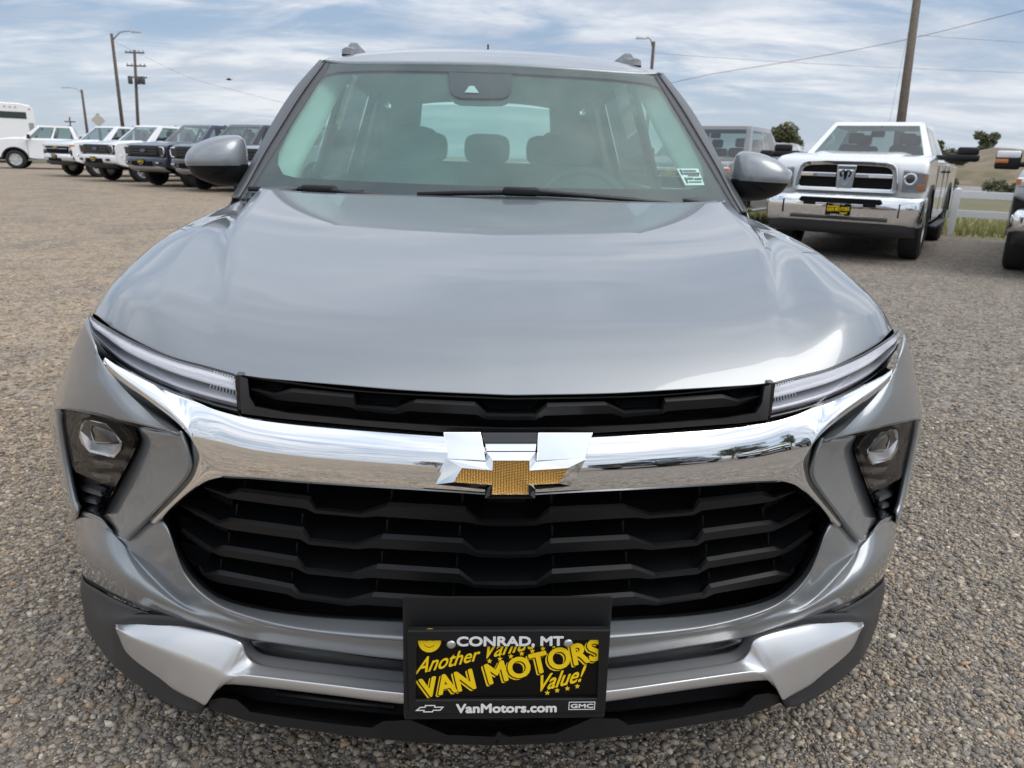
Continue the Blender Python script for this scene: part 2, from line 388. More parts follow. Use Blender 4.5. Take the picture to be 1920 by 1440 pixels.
def in_view(x, y, m=120):
    d = V((x, y, 0))-CAM; z = d.dot(cf)
    if z < .3: return False
    u, w = 960+FPX*d.dot(cr)/z, 720-FPX*d.dot(cu)/z
    return -m < u < 1920+m and w < 1440+m
def gravel():
    """loose stones lying on the lot near the camera: one mass of separate pebbles"""
    rs = np.random.RandomState(3)
    bmx = bmesh.new(); bmesh.ops.create_icosphere(bmx, subdivisions=1, radius=1); bmx.verts.ensure_lookup_table()
    iv = np.array([v.co[:] for v in bmx.verts]); it = np.array([[v.index for v in f.verts] for f in bmx.faces]); bmx.free()
    pts = []
    def scatter(n, x0, x1, y0, y1, s0, s1, dens):
        c = 0
        X = rs.uniform(x0, x1, n); Yy = rs.uniform(y0, y1, n)
        for x, y in zip(X, Yy):
            if not in_view(x, y): continue
            if abs(x) < .78 and y > .55: continue
            if abs(x) < .86 and y > 1.3: continue
            w = mnoise.noise(V((x*1.1, y*1.1, 5)))*.5+.5
            if x < -1.0 and rs.rand() > .30+.8*w-.10*max(0, -x-1.5): continue
            d = math.hypot(x-CAM.x, y-CAM.y)
            if rs.rand() > dens(d): continue
            s = s0*(s1/s0)**(rs.rand()**2.1)
            pts.append((x, y, s))
    scatter(140000, -3.2, 3.6, -.1, 2.4, .0034, .0118, lambda d: 1); scatter(120000, -2.2, 2.4, -.1, 1.6, .0024, .0060, lambda d: 1)
    scatter(48000, -6, 6.5, 2.0, 6.5, .0055, .0140, lambda d: max(.0, 1.25-d/7))
    n = len(pts); A = np.array(pts)
    jit = 1+rs.uniform(-.26, .26, (n, 12, 1)); base = iv[None]*jit
    sc = np.stack([rs.uniform(.9, 1.6, n), rs.uniform(.6, 1.0, n), rs.uniform(.38, .68, n)], 1)*A[:, 2:3]
    base = base*sc[:, None, :]
    th = rs.uniform(0, 6.28, n); tl = rs.uniform(-.35, .35, n)
    c, s_ = np.cos(tl), np.sin(tl); y, z = base[..., 1].copy(), base[..., 2].copy()
    base[..., 1] = y*c[:, None]-z*s_[:, None]; base[..., 2] = y*s_[:, None]+z*c[:, None]
    c, s_ = np.cos(th), np.sin(th); x, y = base[..., 0].copy(), base[..., 1].copy()
    base[..., 0] = x*c[:, None]-y*s_[:, None]; base[..., 1] = x*s_[:, None]+y*c[:, None]
    base[..., 0] += A[:, 0:1]; base[..., 1] += A[:, 1:2]; base[..., 2] += (sc[:, 2]*rs.uniform(.15, .75, n))[:, None]
    vv = base.reshape(-1, 3); ff = (it[None]+(np.arange(n)*12)[:, None, None]).reshape(-1, 3)
    me = bpy.data.meshes.new('gravel'); me.vertices.add(len(vv)); me.vertices.foreach_set('co', vv.ravel().astype(np.float32))
    me.loops.add(len(ff)*3); me.loops.foreach_set('vertex_index', ff.ravel().astype(np.int32))
    me.polygons.add(len(ff)); me.polygons.foreach_set('loop_start', np.arange(0, len(ff)*3, 3, dtype=np.int32)); me.polygons.foreach_set('loop_total', np.full(len(ff), 3, dtype=np.int32))
    pal = np.array([1.55, 1.49, 1.40])*np.array([(.22, .20, .175), (.175, .165, .152), (.29, .255, .21), (.125, .122, .122), (.25, .21, .165), (.36, .33, .285), (.20, .165, .13), (.30, .22, .16)])
    pw = np.array([.24, .2, .15, .15, .12, .06, .06, .02]); ci = rs.choice(len(pal), n, p=pw); colr = pal[ci]*rs.uniform(.75, 1.2, (n, 1))
    warm = np.clip((-A[:, 0:1]-1)/2, 0, 1); colr = colr*(1+warm*np.array([.22, .12, .0]))
    a = me.attributes.new('stone_colour', 'FLOAT_COLOR', 'POINT')
    a.data.foreach_set('color', np.concatenate([np.repeat(colr, 12, 0), np.ones((n*12, 1))], 1).ravel().astype(np.float32))
    me.polygons.foreach_set('use_smooth', np.ones(len(ff), dtype=bool))
    me.update(); me.validate()
    m = mat('pebble_stone', (.2, .2, .2), .85, spec=.25, bump=(420, .6)); t = m.node_tree; at = t.nodes.new('ShaderNodeAttribute'); at.attribute_name = 'stone_colour'
    nz = t.nodes.new('ShaderNodeTexNoise'); nz.inputs['Scale'].default_value = 260; tx = t.nodes.new('ShaderNodeTexCoord'); t.links.new(tx.outputs['Object'], nz.inputs['Vector'])
    rg = t.nodes.new('ShaderNodeMapRange'); rg.inputs[1].default_value = .3; rg.inputs[2].default_value = .7; rg.inputs[3].default_value = .7; rg.inputs[4].default_value = 1.25; t.links.new(nz.outputs[0], rg.inputs[0])
    vm = t.nodes.new('ShaderNodeVectorMath'); vm.operation = 'SCALE'; t.links.new(at.outputs['Color'], vm.inputs[0]); t.links.new(rg.outputs[0], vm.inputs['Scale'])
    t.links.new(vm.outputs[0], t.nodes['Principled BSDF'].inputs['Base Color'])
    me.materials.append(m)
    o = bpy.data.objects.new('gravel', me); COL.objects.link(o); tag(o, 'loose brown and grey pebbles strewn around the grey car', 'gravel', kind='stuff'); return n
NSTONES = gravel()

# ------------------------------------------------------------------ the grey compact SUV in front
suv = empty('parked_car', (0, 0, 0), 0, 'grey metallic compact SUV facing the camera with a chrome bar and a gold cross emblem', 'car')
PT, CH, BK = M['paint'], M['chrome'], M['black']
EYE = CAM

# ---- hood: centre line, ridge line, outer edge, each from the nose to the cowl
def Yh(x, z=0):
    e = max(0, x-.79); x = min(x, .79)
    return .044+.26*x*x+.656*x**6+1.5*e
front = row([(957, 740), (880, 738), (760, 732), (640, 722), (520, 712), (443, 704), (360, 684), (300, 662), (240, 632), (200, 606), (173, 578)], Yh)
fq_ = [q for q in resample([V((-p.x, p.y, p.z)) for p in (front[2], front[1])]+front, 240) if q.x < -.004]; fq_ = [V((0, fq_[0].y, fq_[0].z))]+fq_
front = resample(fq_, 45)
def Xat(l, x):   # interpolate a line of points by |x|
    for a, b in zip(l, l[1:]):
        if abs(a.x) <= x <= abs(b.x): return a.lerp(b, (x-abs(a.x))/max(1e-9, abs(b.x)-abs(a.x)))
    return l[-1].copy()
xK0, xE0 = .44, abs(front[-1].x)
NC, NO, NV = 26, 26, 60
KB = V((-.664, 1.121, 1.108)); 
def hood_pt(u, v):
    """u 0..1 centre->ridge, 1..2 ridge->edge; v 0 front .. 1 rear"""
    nose = 1-(1-min(1, v/.16))**2.4
    # centre line
    yc = .044+.018*0+v*(1.125-.044)
    def prof(v, z0, z1, y0, y1, bul):
        y = y0+(y1-y0)*v
        z = z0+.040*nose+(z1-z0-.040)*v+bul*math.sin(math.pi*min(1, v))**1.0*(1-v*.35)
        return y, z
    yC, zC = prof(v, .872, 1.108, .044, 1.130, .030)
    C = V((0, yC, zC))
    fK = Xat(front, xK0)
    xk = xK0+(.664-xK0)*v**.9+.03*math.sin(math.pi*v)
    yK, zK = prof(v, fK.z, 1.110, fK.y, 1.121, .030); K = V((-xk, yK, zK))
    fE = front[-1]
    xe = xE0+.034*math.sin(math.pi*min(1, v*1.0))-.021*v*v
    yE, zE = fE.y+(1.245-fE.y)*v, fE.z+.020*nose+(1.088-fE.z-.020)*(.86*v+.14*v*v)+.012*math.sin(math.pi*v); E = V((-xe, yE, zE))
    if u <= 1:
        p = C.lerp(K, u); p.z += .010*(1-u*u)*min(1, v/.3)
        p.z += -.0010*max(0, 1-u*9)                       # faint centre valley
        p.z += .019*math.exp(-(1-u)/.16)*min(1, v*2.2)
        if v < .3:      # follow the curved front edge
            f = Xat(front, u*xk); w = (1-v/.3)**1.6; q = C.lerp(K, u); q0y = .044+(fK.y-.044)*u; q0z = .872+(fK.z-.872)*u
            p.y += (f.y-q0y)*w; p.z += (f.z-q0z)*w
        return p
    s = u-1
    p = K.lerp(E, s)
    conv = .030*(1-v)**.7+.006
    scal = -.052*max(0, (v-.38)/.62)**1.5
    p.z += conv*4*s*(1-s)*.8*min(1, s*2.2)+scal*math.sin(math.pi*s)**1.0
    p.z += .019*math.exp(-s/.17)*min(1, v*2.2)-.010*max(0, (s-.8)/.2)**2*(1-.5*v)
    if v < .3:
        f = Xat(front, abs(K.x)+(abs(E.x)-abs(K.x))*s) if False else None
        xx = xK0+(xE0-xK0)*s; f = Xat(front, xx); w = (1-v/.3)**1.6
        q0y = fK.y+(fE.y-fK.y)*s; q0z = fK.z+(fE.z-fK.z)*s
        base_add = conv*4*s*(1-s)*.8*min(1, s*2.2) 
        p.y += (f.y-q0y)*w; p.z += (f.z-q0z-base_add*1.0)*w + 0
        p.z += base_add*w*min(1, v/.05)
    return p
us = [i/NC for i in range(NC)]+[1+i/NO for i in range(NO+1)]
vs = [((i/NV)**1.55) for i in range(NV+1)]
hg = [[hood_pt(u, v) for u in us] for v in vs]
lip = [V((p.x, p.y+.012, p.z-.004)) for p in hg[0]]; lip2 = [V((p.x, p.y+.05, p.z-.006)) for p in hg[0]]
rear = [V((p.x, p.y+.012, p.z-.03)) for p in hg[-1]]
hood = MB().grid([lip2, lip]+hg+[rear], both=True).build('hood', PT, suv, face=V((0, .5, 5)), solid=.003)
edge_skirt = [[r[-1] for r in hg], [V((r[-1].x-.006, r[-1].y, r[-1].z-.018)) for r in hg], [V((r[-1].x+.01, r[-1].y, r[-1].z-.05)) for r in hg]]
pair(edge_skirt, 'hood_flange', PT, suv)

# ---- fenders: from the hood edge round to the side
def side_x(y, z):
    fr_ = max(0, min(1, (1.05-y)/.6)); a = .905-.030*fr_**1.5-.30*max(0, z-.72)*fr_-.030*max(0, (y-3.6)/.8)**2
    f = 1-.10*max(0, (z-.80)/.30)**2*1.0-.045*max(0, (.62-z)/.4)**2
    return a*f
WY, WR = .90, .345
def body_low(y):
    z = .30
    for wy in (WY, WY+2.64):
        d = abs(y-wy)
        if d < .40: z = max(z, .34+math.sqrt(max(0, .40**2-d*d)))
    return z
ys = [.46+i*(1.36-.46)/36 for i in range(37)]
def side_cols(ys, top):
    rows = []
    N = 14
    for y in ys:
        zt = top(y); zb = body_low(y); rows.append([V((-side_x(y, zb+(zt-zb)*j/N), y, zb+(zt-zb)*j/N)) for j in range(N+1)])
    return rows
def hood_edge_z(y):
    e = [r[-1] for r in hg]
    for a, b in zip(e, e[1:]):
        if a.y <= y <= b.y: return a.lerp(b, (y-a.y)/(b.y-a.y))
    return e[-1] if y > e[-1].y else e[0]
fr = []
for y in ys:
    e = hood_edge_z(y); zb = body_low(y)
    sh = V((-(abs(e.x)+.012), y, e.z-.020)); zt = e.z-.075
    side = [V((-side_x(y, zb+(zt-zb)*j/10), y, zb+(zt-zb)*j/10)) for j in range(11)]
    c = [sh, V((-(abs(e.x)*.45+side_x(y, zt)*.55), y, e.z-.034))]+side[::-1]
    fr.append(resample(c, 20))
for sgn in (1, -1):
    MB().grid(fr, mir=sgn < 0).build('fender', PT, suv, face=V((sgn*-6, .8, 1.4)))

# ---- windshield
def Yw(x, z): return 1.145+(z-1.10)*1.46+.27*x*x
gl_l = [(450, 374), (471, 347), (505, 292), (542, 234), (576, 181), (616, 119)]
gl_b = row([(953, 384), (800, 380), (640, 377), (520, 374), (450, 374)], Yw)
gl_t = row([(926, 121), (850, 119.5), (760, 118.5), (690, 118), (616, 118)], Yw)
gl_side = row(gl_l, Yw)
gl_b[0].x = gl_t[0].x = 0; gl_b[0].y = Yw(0, gl_b[0].z); gl_t[0].y = Yw(0, gl_t[0].z)
def coons(bot, top, side, nu=40, nv=30):
    """surface on Yw spanned between bottom and top curves, outer edge on side"""
    B = resample(bot, nu); T = resample(top, nu); Sd = resample(side, nv); g_ = []
    for j in range(nv):
        t = j/(nv-1); base = [b.lerp(tt, t) for b, tt in zip(B, T)]
        dd = Sd[j]-base[-1]
        r_ = []
        for i, p in enumerate(base):
            q = p+dd*(i/(nu-1))**2
            q.y = Yw(abs(q.x), q.z); r_.append(q)
        g_.append(r_)
    return g_
wg = coons(gl_b, gl_t, gl_side)
MB().grid(wg, both=True).build('windshield', M['glass'], suv, face=EYE)
MB().grid([[p+V((0, .014, -.006)) for p in r] for r in wg], both=True).build('windshield_inner_pane', M['innerpane'], suv, face=EYE)
# black painted border (frit) on the inside of the glass, with the camera window
BK2 = .006
clearL = [(950, 350), (850, 347), (739, 343), (640, 338), (554, 333), (531, 327), (521, 308), (523, 285), (545, 240), (570, 197), (596, 153), (610, 140), (632, 135), (700, 132), (770, 132.5), (840, 134), (900, 135), (925, 136)]
outL = [(951, 383), (850, 381), (739, 379), (640, 377), (540, 375), (480, 374), (456, 366), (471, 347), (506, 292), (542, 234), (580, 175), (612, 122), (640, 119), (700, 119), (770, 119.5), (840, 120), (900, 121), (925, 121.5)]
ci = row(clearL, Yw, BK2); oi = row(outL, Yw, BK2)
for l in (ci, oi): l[0].x = l[-1].x = 0
fb = MB(); fb.grid([spline(oi, 4, False), spline(ci, 4, False)], both=True)
fb.build('windshield_border', M['frit'], suv, face=EYE)
hs = row([(842, 125), (842, 150), (845, 170), (852, 179), (864, 183), (905, 184.5), (942, 184), (952, 180), (957, 170), (959, 150), (960, 125)], Yw, .008)
tr_ = row([(871, 173), (880, 161), (889, 161), (898, 174)], Yw, .003)
for h in hs: h.x += 0
MB().poly(hs).build('camera_housing', M['frit'], suv, face=EYE, solid=.03, smooth=False)
MB().poly(tr_).build('camera_window', M['lampgrey'], suv, face=EYE, solid=.002, smooth=False)
# inspection sticker, lower right of the glass
st = row([(1269, 316), (1309, 316), (1321, 347), (1285, 347)], Yw, .004)
stk = MB().poly(st).build('sticker', M['sticker'], suv, face=EYE, smooth=False)
def on_quad(q, a, b): return q[0].lerp(q[1], a).lerp(q[3].lerp(q[2], a), b)
for (a0, a1, b0, b1) in [(.08, .16, .08, .40), (.2, .85, .12, .20), (.2, .95, .27, .38), (.35, .9, .43, .48), (.12, .20, .56, .9), (.22, .55, .58, .68), (.6, .95, .60, .70), (.25, .9, .80, .86)]:
    q = [on_quad(st, a0, b0), on_quad(st, a1, b0), on_quad(st, a1, b1), on_quad(st, a0, b1)]
    for p in q: p.y -= .002; p.z += .0015
    MB().poly(q).build('sticker_print', M['dash'], stk, smooth=False)

# ---- A pillars, two strips
po = row([(433, 370), (456, 330), (480, 287), (509, 232), (551, 167), (599, 112)], Yw, .055)
pm = row([(446, 371), (466, 338), (492, 290), (527, 233), (566, 172), (609, 114)], Yw, .0)
pm2 = row([(447, 372), (467, 339), (493, 291), (528, 234), (567, 173), (610, 115)], Yw, .010)
pi_ = row([(456, 372), (473, 347), (507, 292), (544, 234), (578, 181), (617, 119)], Yw, -.004)
pback = [V((p.x*1.004-.004, p.y+.075, p.z-.005)) for p in po]
for sgn in (False, True):
    MB().grid(loft([pback, po, pm], ku=6, k=3, smv=True), mir=sgn).build('pillar', M['pillarpaint'], suv, face=EYE, solid=.004)
    MB().grid(loft([pm2, pi_], ku=6, k=2), mir=sgn).build('pillar_moulding', M['pillardark'], suv, face=EYE, solid=.006)

# ---- roof
rf = row([(926, 120), (850, 118.5), (760, 117.5), (690, 117), (640, 116), (607, 112)], Yw, -.003)
def roof_row(y, zc, xe, drop):
    return [V((-xe*t, y+.02*t*t, zc-drop*t**2.6)) for t in (0, .2, .42, .62, .82, 1)]
rr = [rf, roof_row(2.04, 1.622, .622, .042), roof_row(2.45, 1.668, .640, .052), roof_row(3.0, 1.676, .650, .058), roof_row(3.7, 1.652, .640, .06), roof_row(4.05, 1.605, .62, .06)]
rr = [[V((p.x if abs(p.x) > .01 else 0, p.y, p.z)) for p in r] for r in rr]
rfront = [V((p.x, p.y+.004, p.z-.012)) for p in rf]
rg_ = loft(rr, nu=30, k=8)
MB().grid([resample(rfront, 30)]+rg_, both=True).build('roof', PT, suv, face=V((0, 2.5, 9)), solid=.004)
edge = [r[-1] for r in rg_]
# cant rail below the roof edge
cant = [edge, [V((p.x-.022, p.y, p.z-.025)) for p in edge], [V((p.x-.038, p.y, p.z-.062)) for p in edge]]
for sgn in (False, True): MB().grid(cant, mir=sgn).build('cant_rail', PT, suv, face=V((9 if sgn else -9, 2.5, 1.6)))
# headliner
hl = [[V((p.x*.97, p.y+.03, p.z-.035)) for p in r] for r in rg_]
MB().grid(hl, both=True).build('headliner', M['trim'], suv, face=V((0, 2.5, 0)))
# roof rails: raised foot, then the bar
railm = mat('rail_grey', (.13, .135, .14), .4, .4, .2)
for sgn in (False, True):
    g_ = []; w_ = .020
    for y, h, x in ((2.03, .004, .560), (2.05, .022, .562), (2.10, .026, .565), (2.22, .028, .570), (2.245, .030, .571), (2.27, .040, .573), (2.31, .050, .575), (2.36, .046, .577), (2.5, .040, .583), (3.0, .040, .592), (3.5, .038, .586), (3.7, .030, .580), (3.75, .0, .578)):
        zr = min((q for r in rg_ for q in r), key=lambda q: (q.x+x)**2+(q.y-y)**2).z
        g_.append([V((-x-w_, y, zr-.012)), V((-x-w_, y, zr+h*.8)), V((-x-w_*.6, y, zr+h)), V((-x+w_*.6, y, zr+h)), V((-x+w_, y, zr+h*.8)), V((-x+w_, y, zr-.012))])
    MB().grid(g_, mir=sgn).build('roof_rail', railm, suv, face=V((0, 2.5, 9)), angle=R_(40))
MB().tube([(0, 3.50, 1.655), (0.0, 3.53, 1.70), (.0, 3.62, 1.855)], .012, 8, .005).build('antenna', BK, suv)

# ---- body sides behind the front doors' leading edge, glass house and tail
belt = lambda y: 1.085+.02*(y-1.3)
ysd = [1.36+i*(4.36-1.36)/100 for i in range(101)]
for sgn in (False, True):
    MB().grid(side_cols(ysd, belt), mir=sgn).build('body_side', PT, suv, face=V((9 if sgn else -9, 2.5, .8)), solid=.004)
def gx(y, z):    # x of the side glass between belt and roof
    zb = belt(y); t = (z-zb)/(1.56-zb); return side_x(y, zb)*.985*(1-t)+.640*t
def glass_quad(y0b, y1b, y0t, y1t, zt0, zt1, off=0):
    g_ = []
    for j in range(7):
        t = j/6; r_ = []
        for i in range(9):
            s = i/8; y = (y0b+(y1b-y0b)*s)*(1-t)+(y0t+(y1t-y0t)*s)*t; z = belt(y)*(1-t)+(zt0+(zt1-zt0)*s)*t
            r_.append(V((-(gx(y, z)-off), y, z)))
        g_.append(r_)
    return g_
for sgn in (False, True):
    f_ = V((9 if sgn else -9, 2.5, 1.3))
    MB().grid(glass_quad(1.47, 2.40, 2.03, 2.38, 1.545, 1.575), mir=sgn).build('side_window', M['sideglass'], suv, face=f_)
    MB().grid(glass_quad(2.46, 3.30, 2.44, 3.26, 1.577, 1.575), mir=sgn).build('side_window', M['privacy'], suv, face=f_)
    MB().grid(glass_quad(3.36, 3.80, 3.32, 3.62, 1.573, 1.555), mir=sgn).build('side_window', M['privacy'], suv, face=f_)
    MB().grid(glass_quad(2.385, 2.475, 2.37, 2.45, 1.58, 1.58, .004), mir=sgn).build('door_pillar', M['gloss'], suv, face=f_, solid=.03)
    MB().grid(glass_quad(3.285, 3.375, 3.25, 3.33, 1.578, 1.576, .004), mir=sgn).build('door_pillar', M['gloss'], suv, face=f_, solid=.03)
    MB().grid(glass_quad(3.79, 4.36, 3.60, 4.06, 1.56, 1.52, .002), mir=sgn).build('rear_quarter', PT, suv, face=f_, solid=.03)
    MB().grid(glass_quad(1.36, 1.48, 1.96, 2.04, 1.53, 1.55, .030), mir=sgn).build('mirror_sail', M['gloss'], suv, face=f_, solid=.02)
# tail
tl = []
for z, y in ((.30, 4.28), (.5, 4.38), (.8, 4.40), (1.05, 4.37), (1.12, 4.36)):
    w_ = side_x(4.3, z); tl.append([V((-w_, y-.06, z)), V((-w_*.8, y, z)), V((0, y+.03, z))])
MB().grid(loft(tl, nu=12, k=4), both=True).build('tailgate', PT, suv, face=V((0, 9, 1)))
rw = [[V((0, 4.34, 1.20)), V((-.25, 4.33, 1.20)), V((-.47, 4.30, 1.21))], [V((0, 4.10, 1.555)), V((-.25, 4.095, 1.55)), V((-.42, 4.08, 1.54))]]
for sgn in (False, True):
    MB().grid(loft([[V((-.47, 4.30, 1.21)), V((-.42, 4.08, 1.54)), V((-.41, 4.05, 1.60))], [V((-.76, 4.28, 1.16)), V((-.62, 4.05, 1.52)), V((-.60, 4.03, 1.57))]], nu=10, k=4), mir=sgn).build('tail_pillar', PT, suv, face=V((0, 9, 1)), solid=.02)
MB().grid(loft([[V((0, 4.385, 1.10)), V((-.5, 4.36, 1.10)), V((-.78, 4.30, 1.10))], [V((0, 4.34, 1.20)), V((-.40, 4.32, 1.20)), V((-.76, 4.28, 1.21))]], nu=12, k=3), both=True).build('tail_shelf', PT, suv, face=V((0, 9, 1)), solid=.02)
MB().grid(loft(rw, nu=12, k=6), both=True).build('rear_window', M['backglass'], suv, face=V((0, 9, 1)))

# ---- cabin
for sgn in (False, True):      # light inner pillar trim behind the border of the glass
    a_ = row([(486, 352), (510, 318), (512, 290), (540, 238), (566, 195), (592, 152), (620, 128)], Yw, .03)
    b_ = row([(556, 336), (566, 312), (580, 285), (600, 250), (615, 222), (632, 186), (660, 136)], Yw, .16)
    MB().grid(loft([a_, b_], ku=4, k=4), mir=sgn).build('pillar_trim', M['trim'], suv, face=EYE, solid=.01)
dsh = [[V((x, y, z)) for x, y, z in r] for r in (
    [(-.70, 1.36, 1.035), (0, 1.20, 1.060), (.70, 1.36, 1.035)], [(-.70, 1.55, 1.075), (0, 1.48, 1.085), (.70, 1.55, 1.075)],
    [(-.70, 1.72, 1.06), (0, 1.70, 1.065), (.70, 1.72, 1.06)], [(-.70, 1.78, .95), (0, 1.76, .95), (.70, 1.78, .95)], [(-.70, 1.80, .6), (0, 1.78, .6), (.70, 1.80, .6)])]
MB().grid(loft(dsh, nu=20, k=5)).build('dashboard', M['dash'], suv, face=V((0, 1.5, 5)), solid=.01)
MB().box(-.86, .86, 1.5, 4.3, .25, .29).build('cabin_floor', M['dash'], suv, smooth=False)
sw = MB(); ring = [V((.36+.185*math.cos(a), 1.86+.07*math.sin(a), 1.015+.172*math.sin(a))) for a in [i*2*math.pi/32 for i in range(33)]]
sw.tube(ring, .015, 8, cap=False); swo = sw.build('steering_wheel', M['dash'], suv)
MB().box(.29, .43, 1.83, 1.87, .96, 1.05).build('wheel_hub', M['dash'], swo, bevel=.02)
MB().box(.28, .44, 1.66, 1.74, 1.06, 1.115).build('instrument_hood', M['dash'], suv, bevel=.03)
def seat(x, y, rear=False):
    b = MB(); w = .25 if not rear else .6
    sec = [(y+.06, .56, w), (y+.12, .75, w*1.0), (y+.18, .95, w*.97), (y+.24, 1.12, w*.86), (y+.265, 1.19, w*.62)]
    g_ = []
    for yy, z, ww in sec:
        g_.append([V((x+ww*c, yy-.055*math.sqrt(max(0, 1-c*c*.98))+.03, z)) for c in (-1, -.92, -.6, 0, .6, .92, 1)])
    bk = [[V((p.x, p.y+.10, p.z)) for p in r] for r in g_]
    b.grid(loft(g_, nu=16, k=4)); b.grid(loft(bk, nu=16, k=4)); o = b.build('seat', M['cloth'], suv, solid=.02)
    for hx in ((x,) if not rear else (-.36, 0, .36)):
        h = MB(); hg_ = []
        for z, ww, d in ((1.19, .08, .03), (1.215, .125, .045), (1.28, .135, .05), (1.335, .12, .045), (1.355, .07, .02)):
            hg_.append([V((hx+ww*math.cos(a), y+.27+d*math.sin(a), z)) for a in [i*2*math.pi/14 for i in range(15)]])
        h.grid(loft(hg_, nu=20, k=3)); h.build('headrest', M['cloth'], o)
    MB().box(x-w, x+w, y-.42, y+.1, .42, .56).build('seat_cushion', M['cloth'], o, bevel=.05)
seat(-.37, 2.28); seat(.37, 2.28); seat(0, 3.15, True)
rv = MB().box(.005-.13, .13, 1.905, 1.925, 1.435, 1.495).build('rear_view_mirror', M['dash'], suv, bevel=.012)
MB().tube([(0, 1.915, 1.49), (0, 1.86, 1.55)], .012, 8).build('mirror_stalk', M['dash'], rv)

rc_ = [p for p in hg[-1] if abs(p.x) > .60]
pair([[p+V((0, .004, -.004)) for p in rc_], [p+V((.01, .05, -.002)) for p in rc_], [p+V((.03, .16, .0)) for p in rc_]], 'cowl_corner', M['pillardark'], suv, face=V((0, 1, 5)), solid=.01)
# ---- cowl and wipers
cw = row([(935, 379), (800, 376), (640, 373), (520, 370), (462, 372)], Yw, -.05)
MB().grid([cw, [V((p.x, p.y+.10, p.z-.012)) for p in cw]], both=True).build('cowl', BK, suv, face=V((0, 1, 5)), solid=.02)
def wiper(pix, blade, arm):
    pts = row(blade, Yw, -.022); b = MB().tube(pts, .008, 6); o = b.build('wiper', BK, suv)
    MB().tube(row(arm, Yw, -.030), .0095, 6, .006).build('wiper_arm', M['black2'], o)
    ci = row([pix], Yw, -.032)[0]
    MB().box(ci.x-.055, ci.x+.05, ci.y-.012, ci.y+.012, ci.z-.012, ci.z+.014).build('arm_joint', BK, o, bevel=.008)
wiper((600, 356), [(467, 354), (520, 356), (560, 357), (600, 359), (680, 361)], [(560, 355), (590, 353), (612, 354), (650, 361), (720, 366)])
wiper((978, 360), [(782, 365), (860, 362), (960, 361), (1100, 367), (1190, 375)], [(964, 358), (1000, 358), (1100, 367), (1200, 376), (1270, 383)])
# ------------------------------------------------------------------ front fascia of the SUV, traced panel by panel on the bumper's plan curve
C3 = lambda l, off=0: [(300+.34375*x, 880+.34375*y, off) for x, y in l]
C7 = lambda l, off=0: [(430+.27604*x, 680+.27604*y, off) for x, y in l]
CE = lambda l, off=0: [(780+.1875*x, 780+.1875*y, off) for x, y in l]
C6 = lambda l, off=0: [(80+.20833*x, 740+.20833*y, off) for x, y in l]
def setoff(l, o): return [(p[0], p[1], o) for p in l]
def both_sides(fn):
    for sgn in (False, True): fn(sgn)

# backing behind every opening
bkg = [[V((x, .24+.25*x*x, z)) for x in (-.62, -.3, 0, .3, .62)] for z in (.26, .88)]
MB().grid(loft(bkg, nu=16, k=4)).build('radiator_shroud', M['blackmatte'], suv, face=EYE)

# ---- chrome bar with its lower legs
def bar(cols, nf=14):
    g_ = []
    for j in range(nf+1):
        f = j/nf; r_ = []
        for (tx, ty, bx, by, A) in cols:
            r_.append((tx+(bx-tx)*f, ty+(by-ty)*f, A*((1-f)**2.0)-.012+.006*f*f-.026*max(0, (430-tx)/235)**2))
        g_.append(r_)
    return g_
# the last columns, towards the tip, stand a little proud of the painted cheek
cols = [(957, 817, 957, 931, .031), (830, 812, 830, 922, .031), (700, 803, 700, 914, .031), (560, 791, 560, 905, .031), (470, 780, 470, 898, .030),
        (410, 766, 418, 895, .028), (372, 752, 397, 882, .027), (340, 740, 376, 857, .026), (312, 728, 357, 822, .024), (285, 716, 330, 792, .020), (250, 699, 283, 756, .016), (220, 684, 239, 724, .012), (205, 675, 212, 704, .009), (197, 670, 200, 692, .007)]
rows_ = [row(r) for r in bar(cols)]
bg_ = [spline(r, 5) for r in rows_]
seam = bg_[-1][25:41]                 # vertices between the two leg roots
leg_in = row([(418, 895, -.010), (385, 904, -.006), (345, 935, -.002), (301, 978, .004)]); leg_out = row([(357, 822, -.010), (361, 866, -.004), (352, 893, .0), (281, 974, .006)])
li, lo_ = resample(leg_in, 14), resample(leg_out, 14)
lg = []
for j in range(14):
    t = j/13; w = (1-t)**2
    lin = [li[j].lerp(lo_[j], i/15) for i in range(16)]
    sm = [s+(li[j]-li[0]).lerp(lo_[j]-lo_[0], i/15) for i, s in enumerate(seam)]
    r_ = [a.lerp(b, w) for a, b in zip(lin, sm)]
    for i, p in enumerate(r_): p.y -= .010*math.sin(math.pi*i/15)*min(1, t*2)
    lg.append(r_)
lg[0] = [p.copy() for p in seam]
chb = MB(); chb.grid(bg_, both=True); chb.grid(lg, both=True)
chrome_bar = chb.build('chrome_bar', CH, suv, face=EYE, solid=.012, weld=6e-4)

# ---- emblem
emb = empty('emblem'); emb.parent = suv
gold = CE([(375, 662), (460, 520), (765, 545), (770, 445), (1135, 445), (1135, 545), (1520, 520), (1435, 675), (1125, 690), (1125, 785), (760, 785), (760, 690)])
outer = CE([(195, 685), (325, 438), (700, 458), (705, 360), (1195, 360), (1200, 460), (1695, 435), (1560, 702), (1195, 735), (1190, 825), (690, 825), (690, 735)])
FE = lambda x, z=0: -.020+.16*x*x+.05*(z-.74)
go = [P(p[0], p[1], -.022, FE) for p in gold]; gi = [V((p.x, p.y+.004, p.z)) for p in go]; oo = [P(p[0], p[1], -.007, FE) for p in outer]
ob = [V((p.x, p.y+.03, p.z)) for p in oo]
fm = MB()
for i in range(12):
    j = (i+1) % 12; fm.poly([oo[i], oo[j], go[j], go[i]]); fm.poly([ob[i], ob[j], oo[j], oo[i]]); fm.poly([go[i], go[j], gi[j], gi[i]])
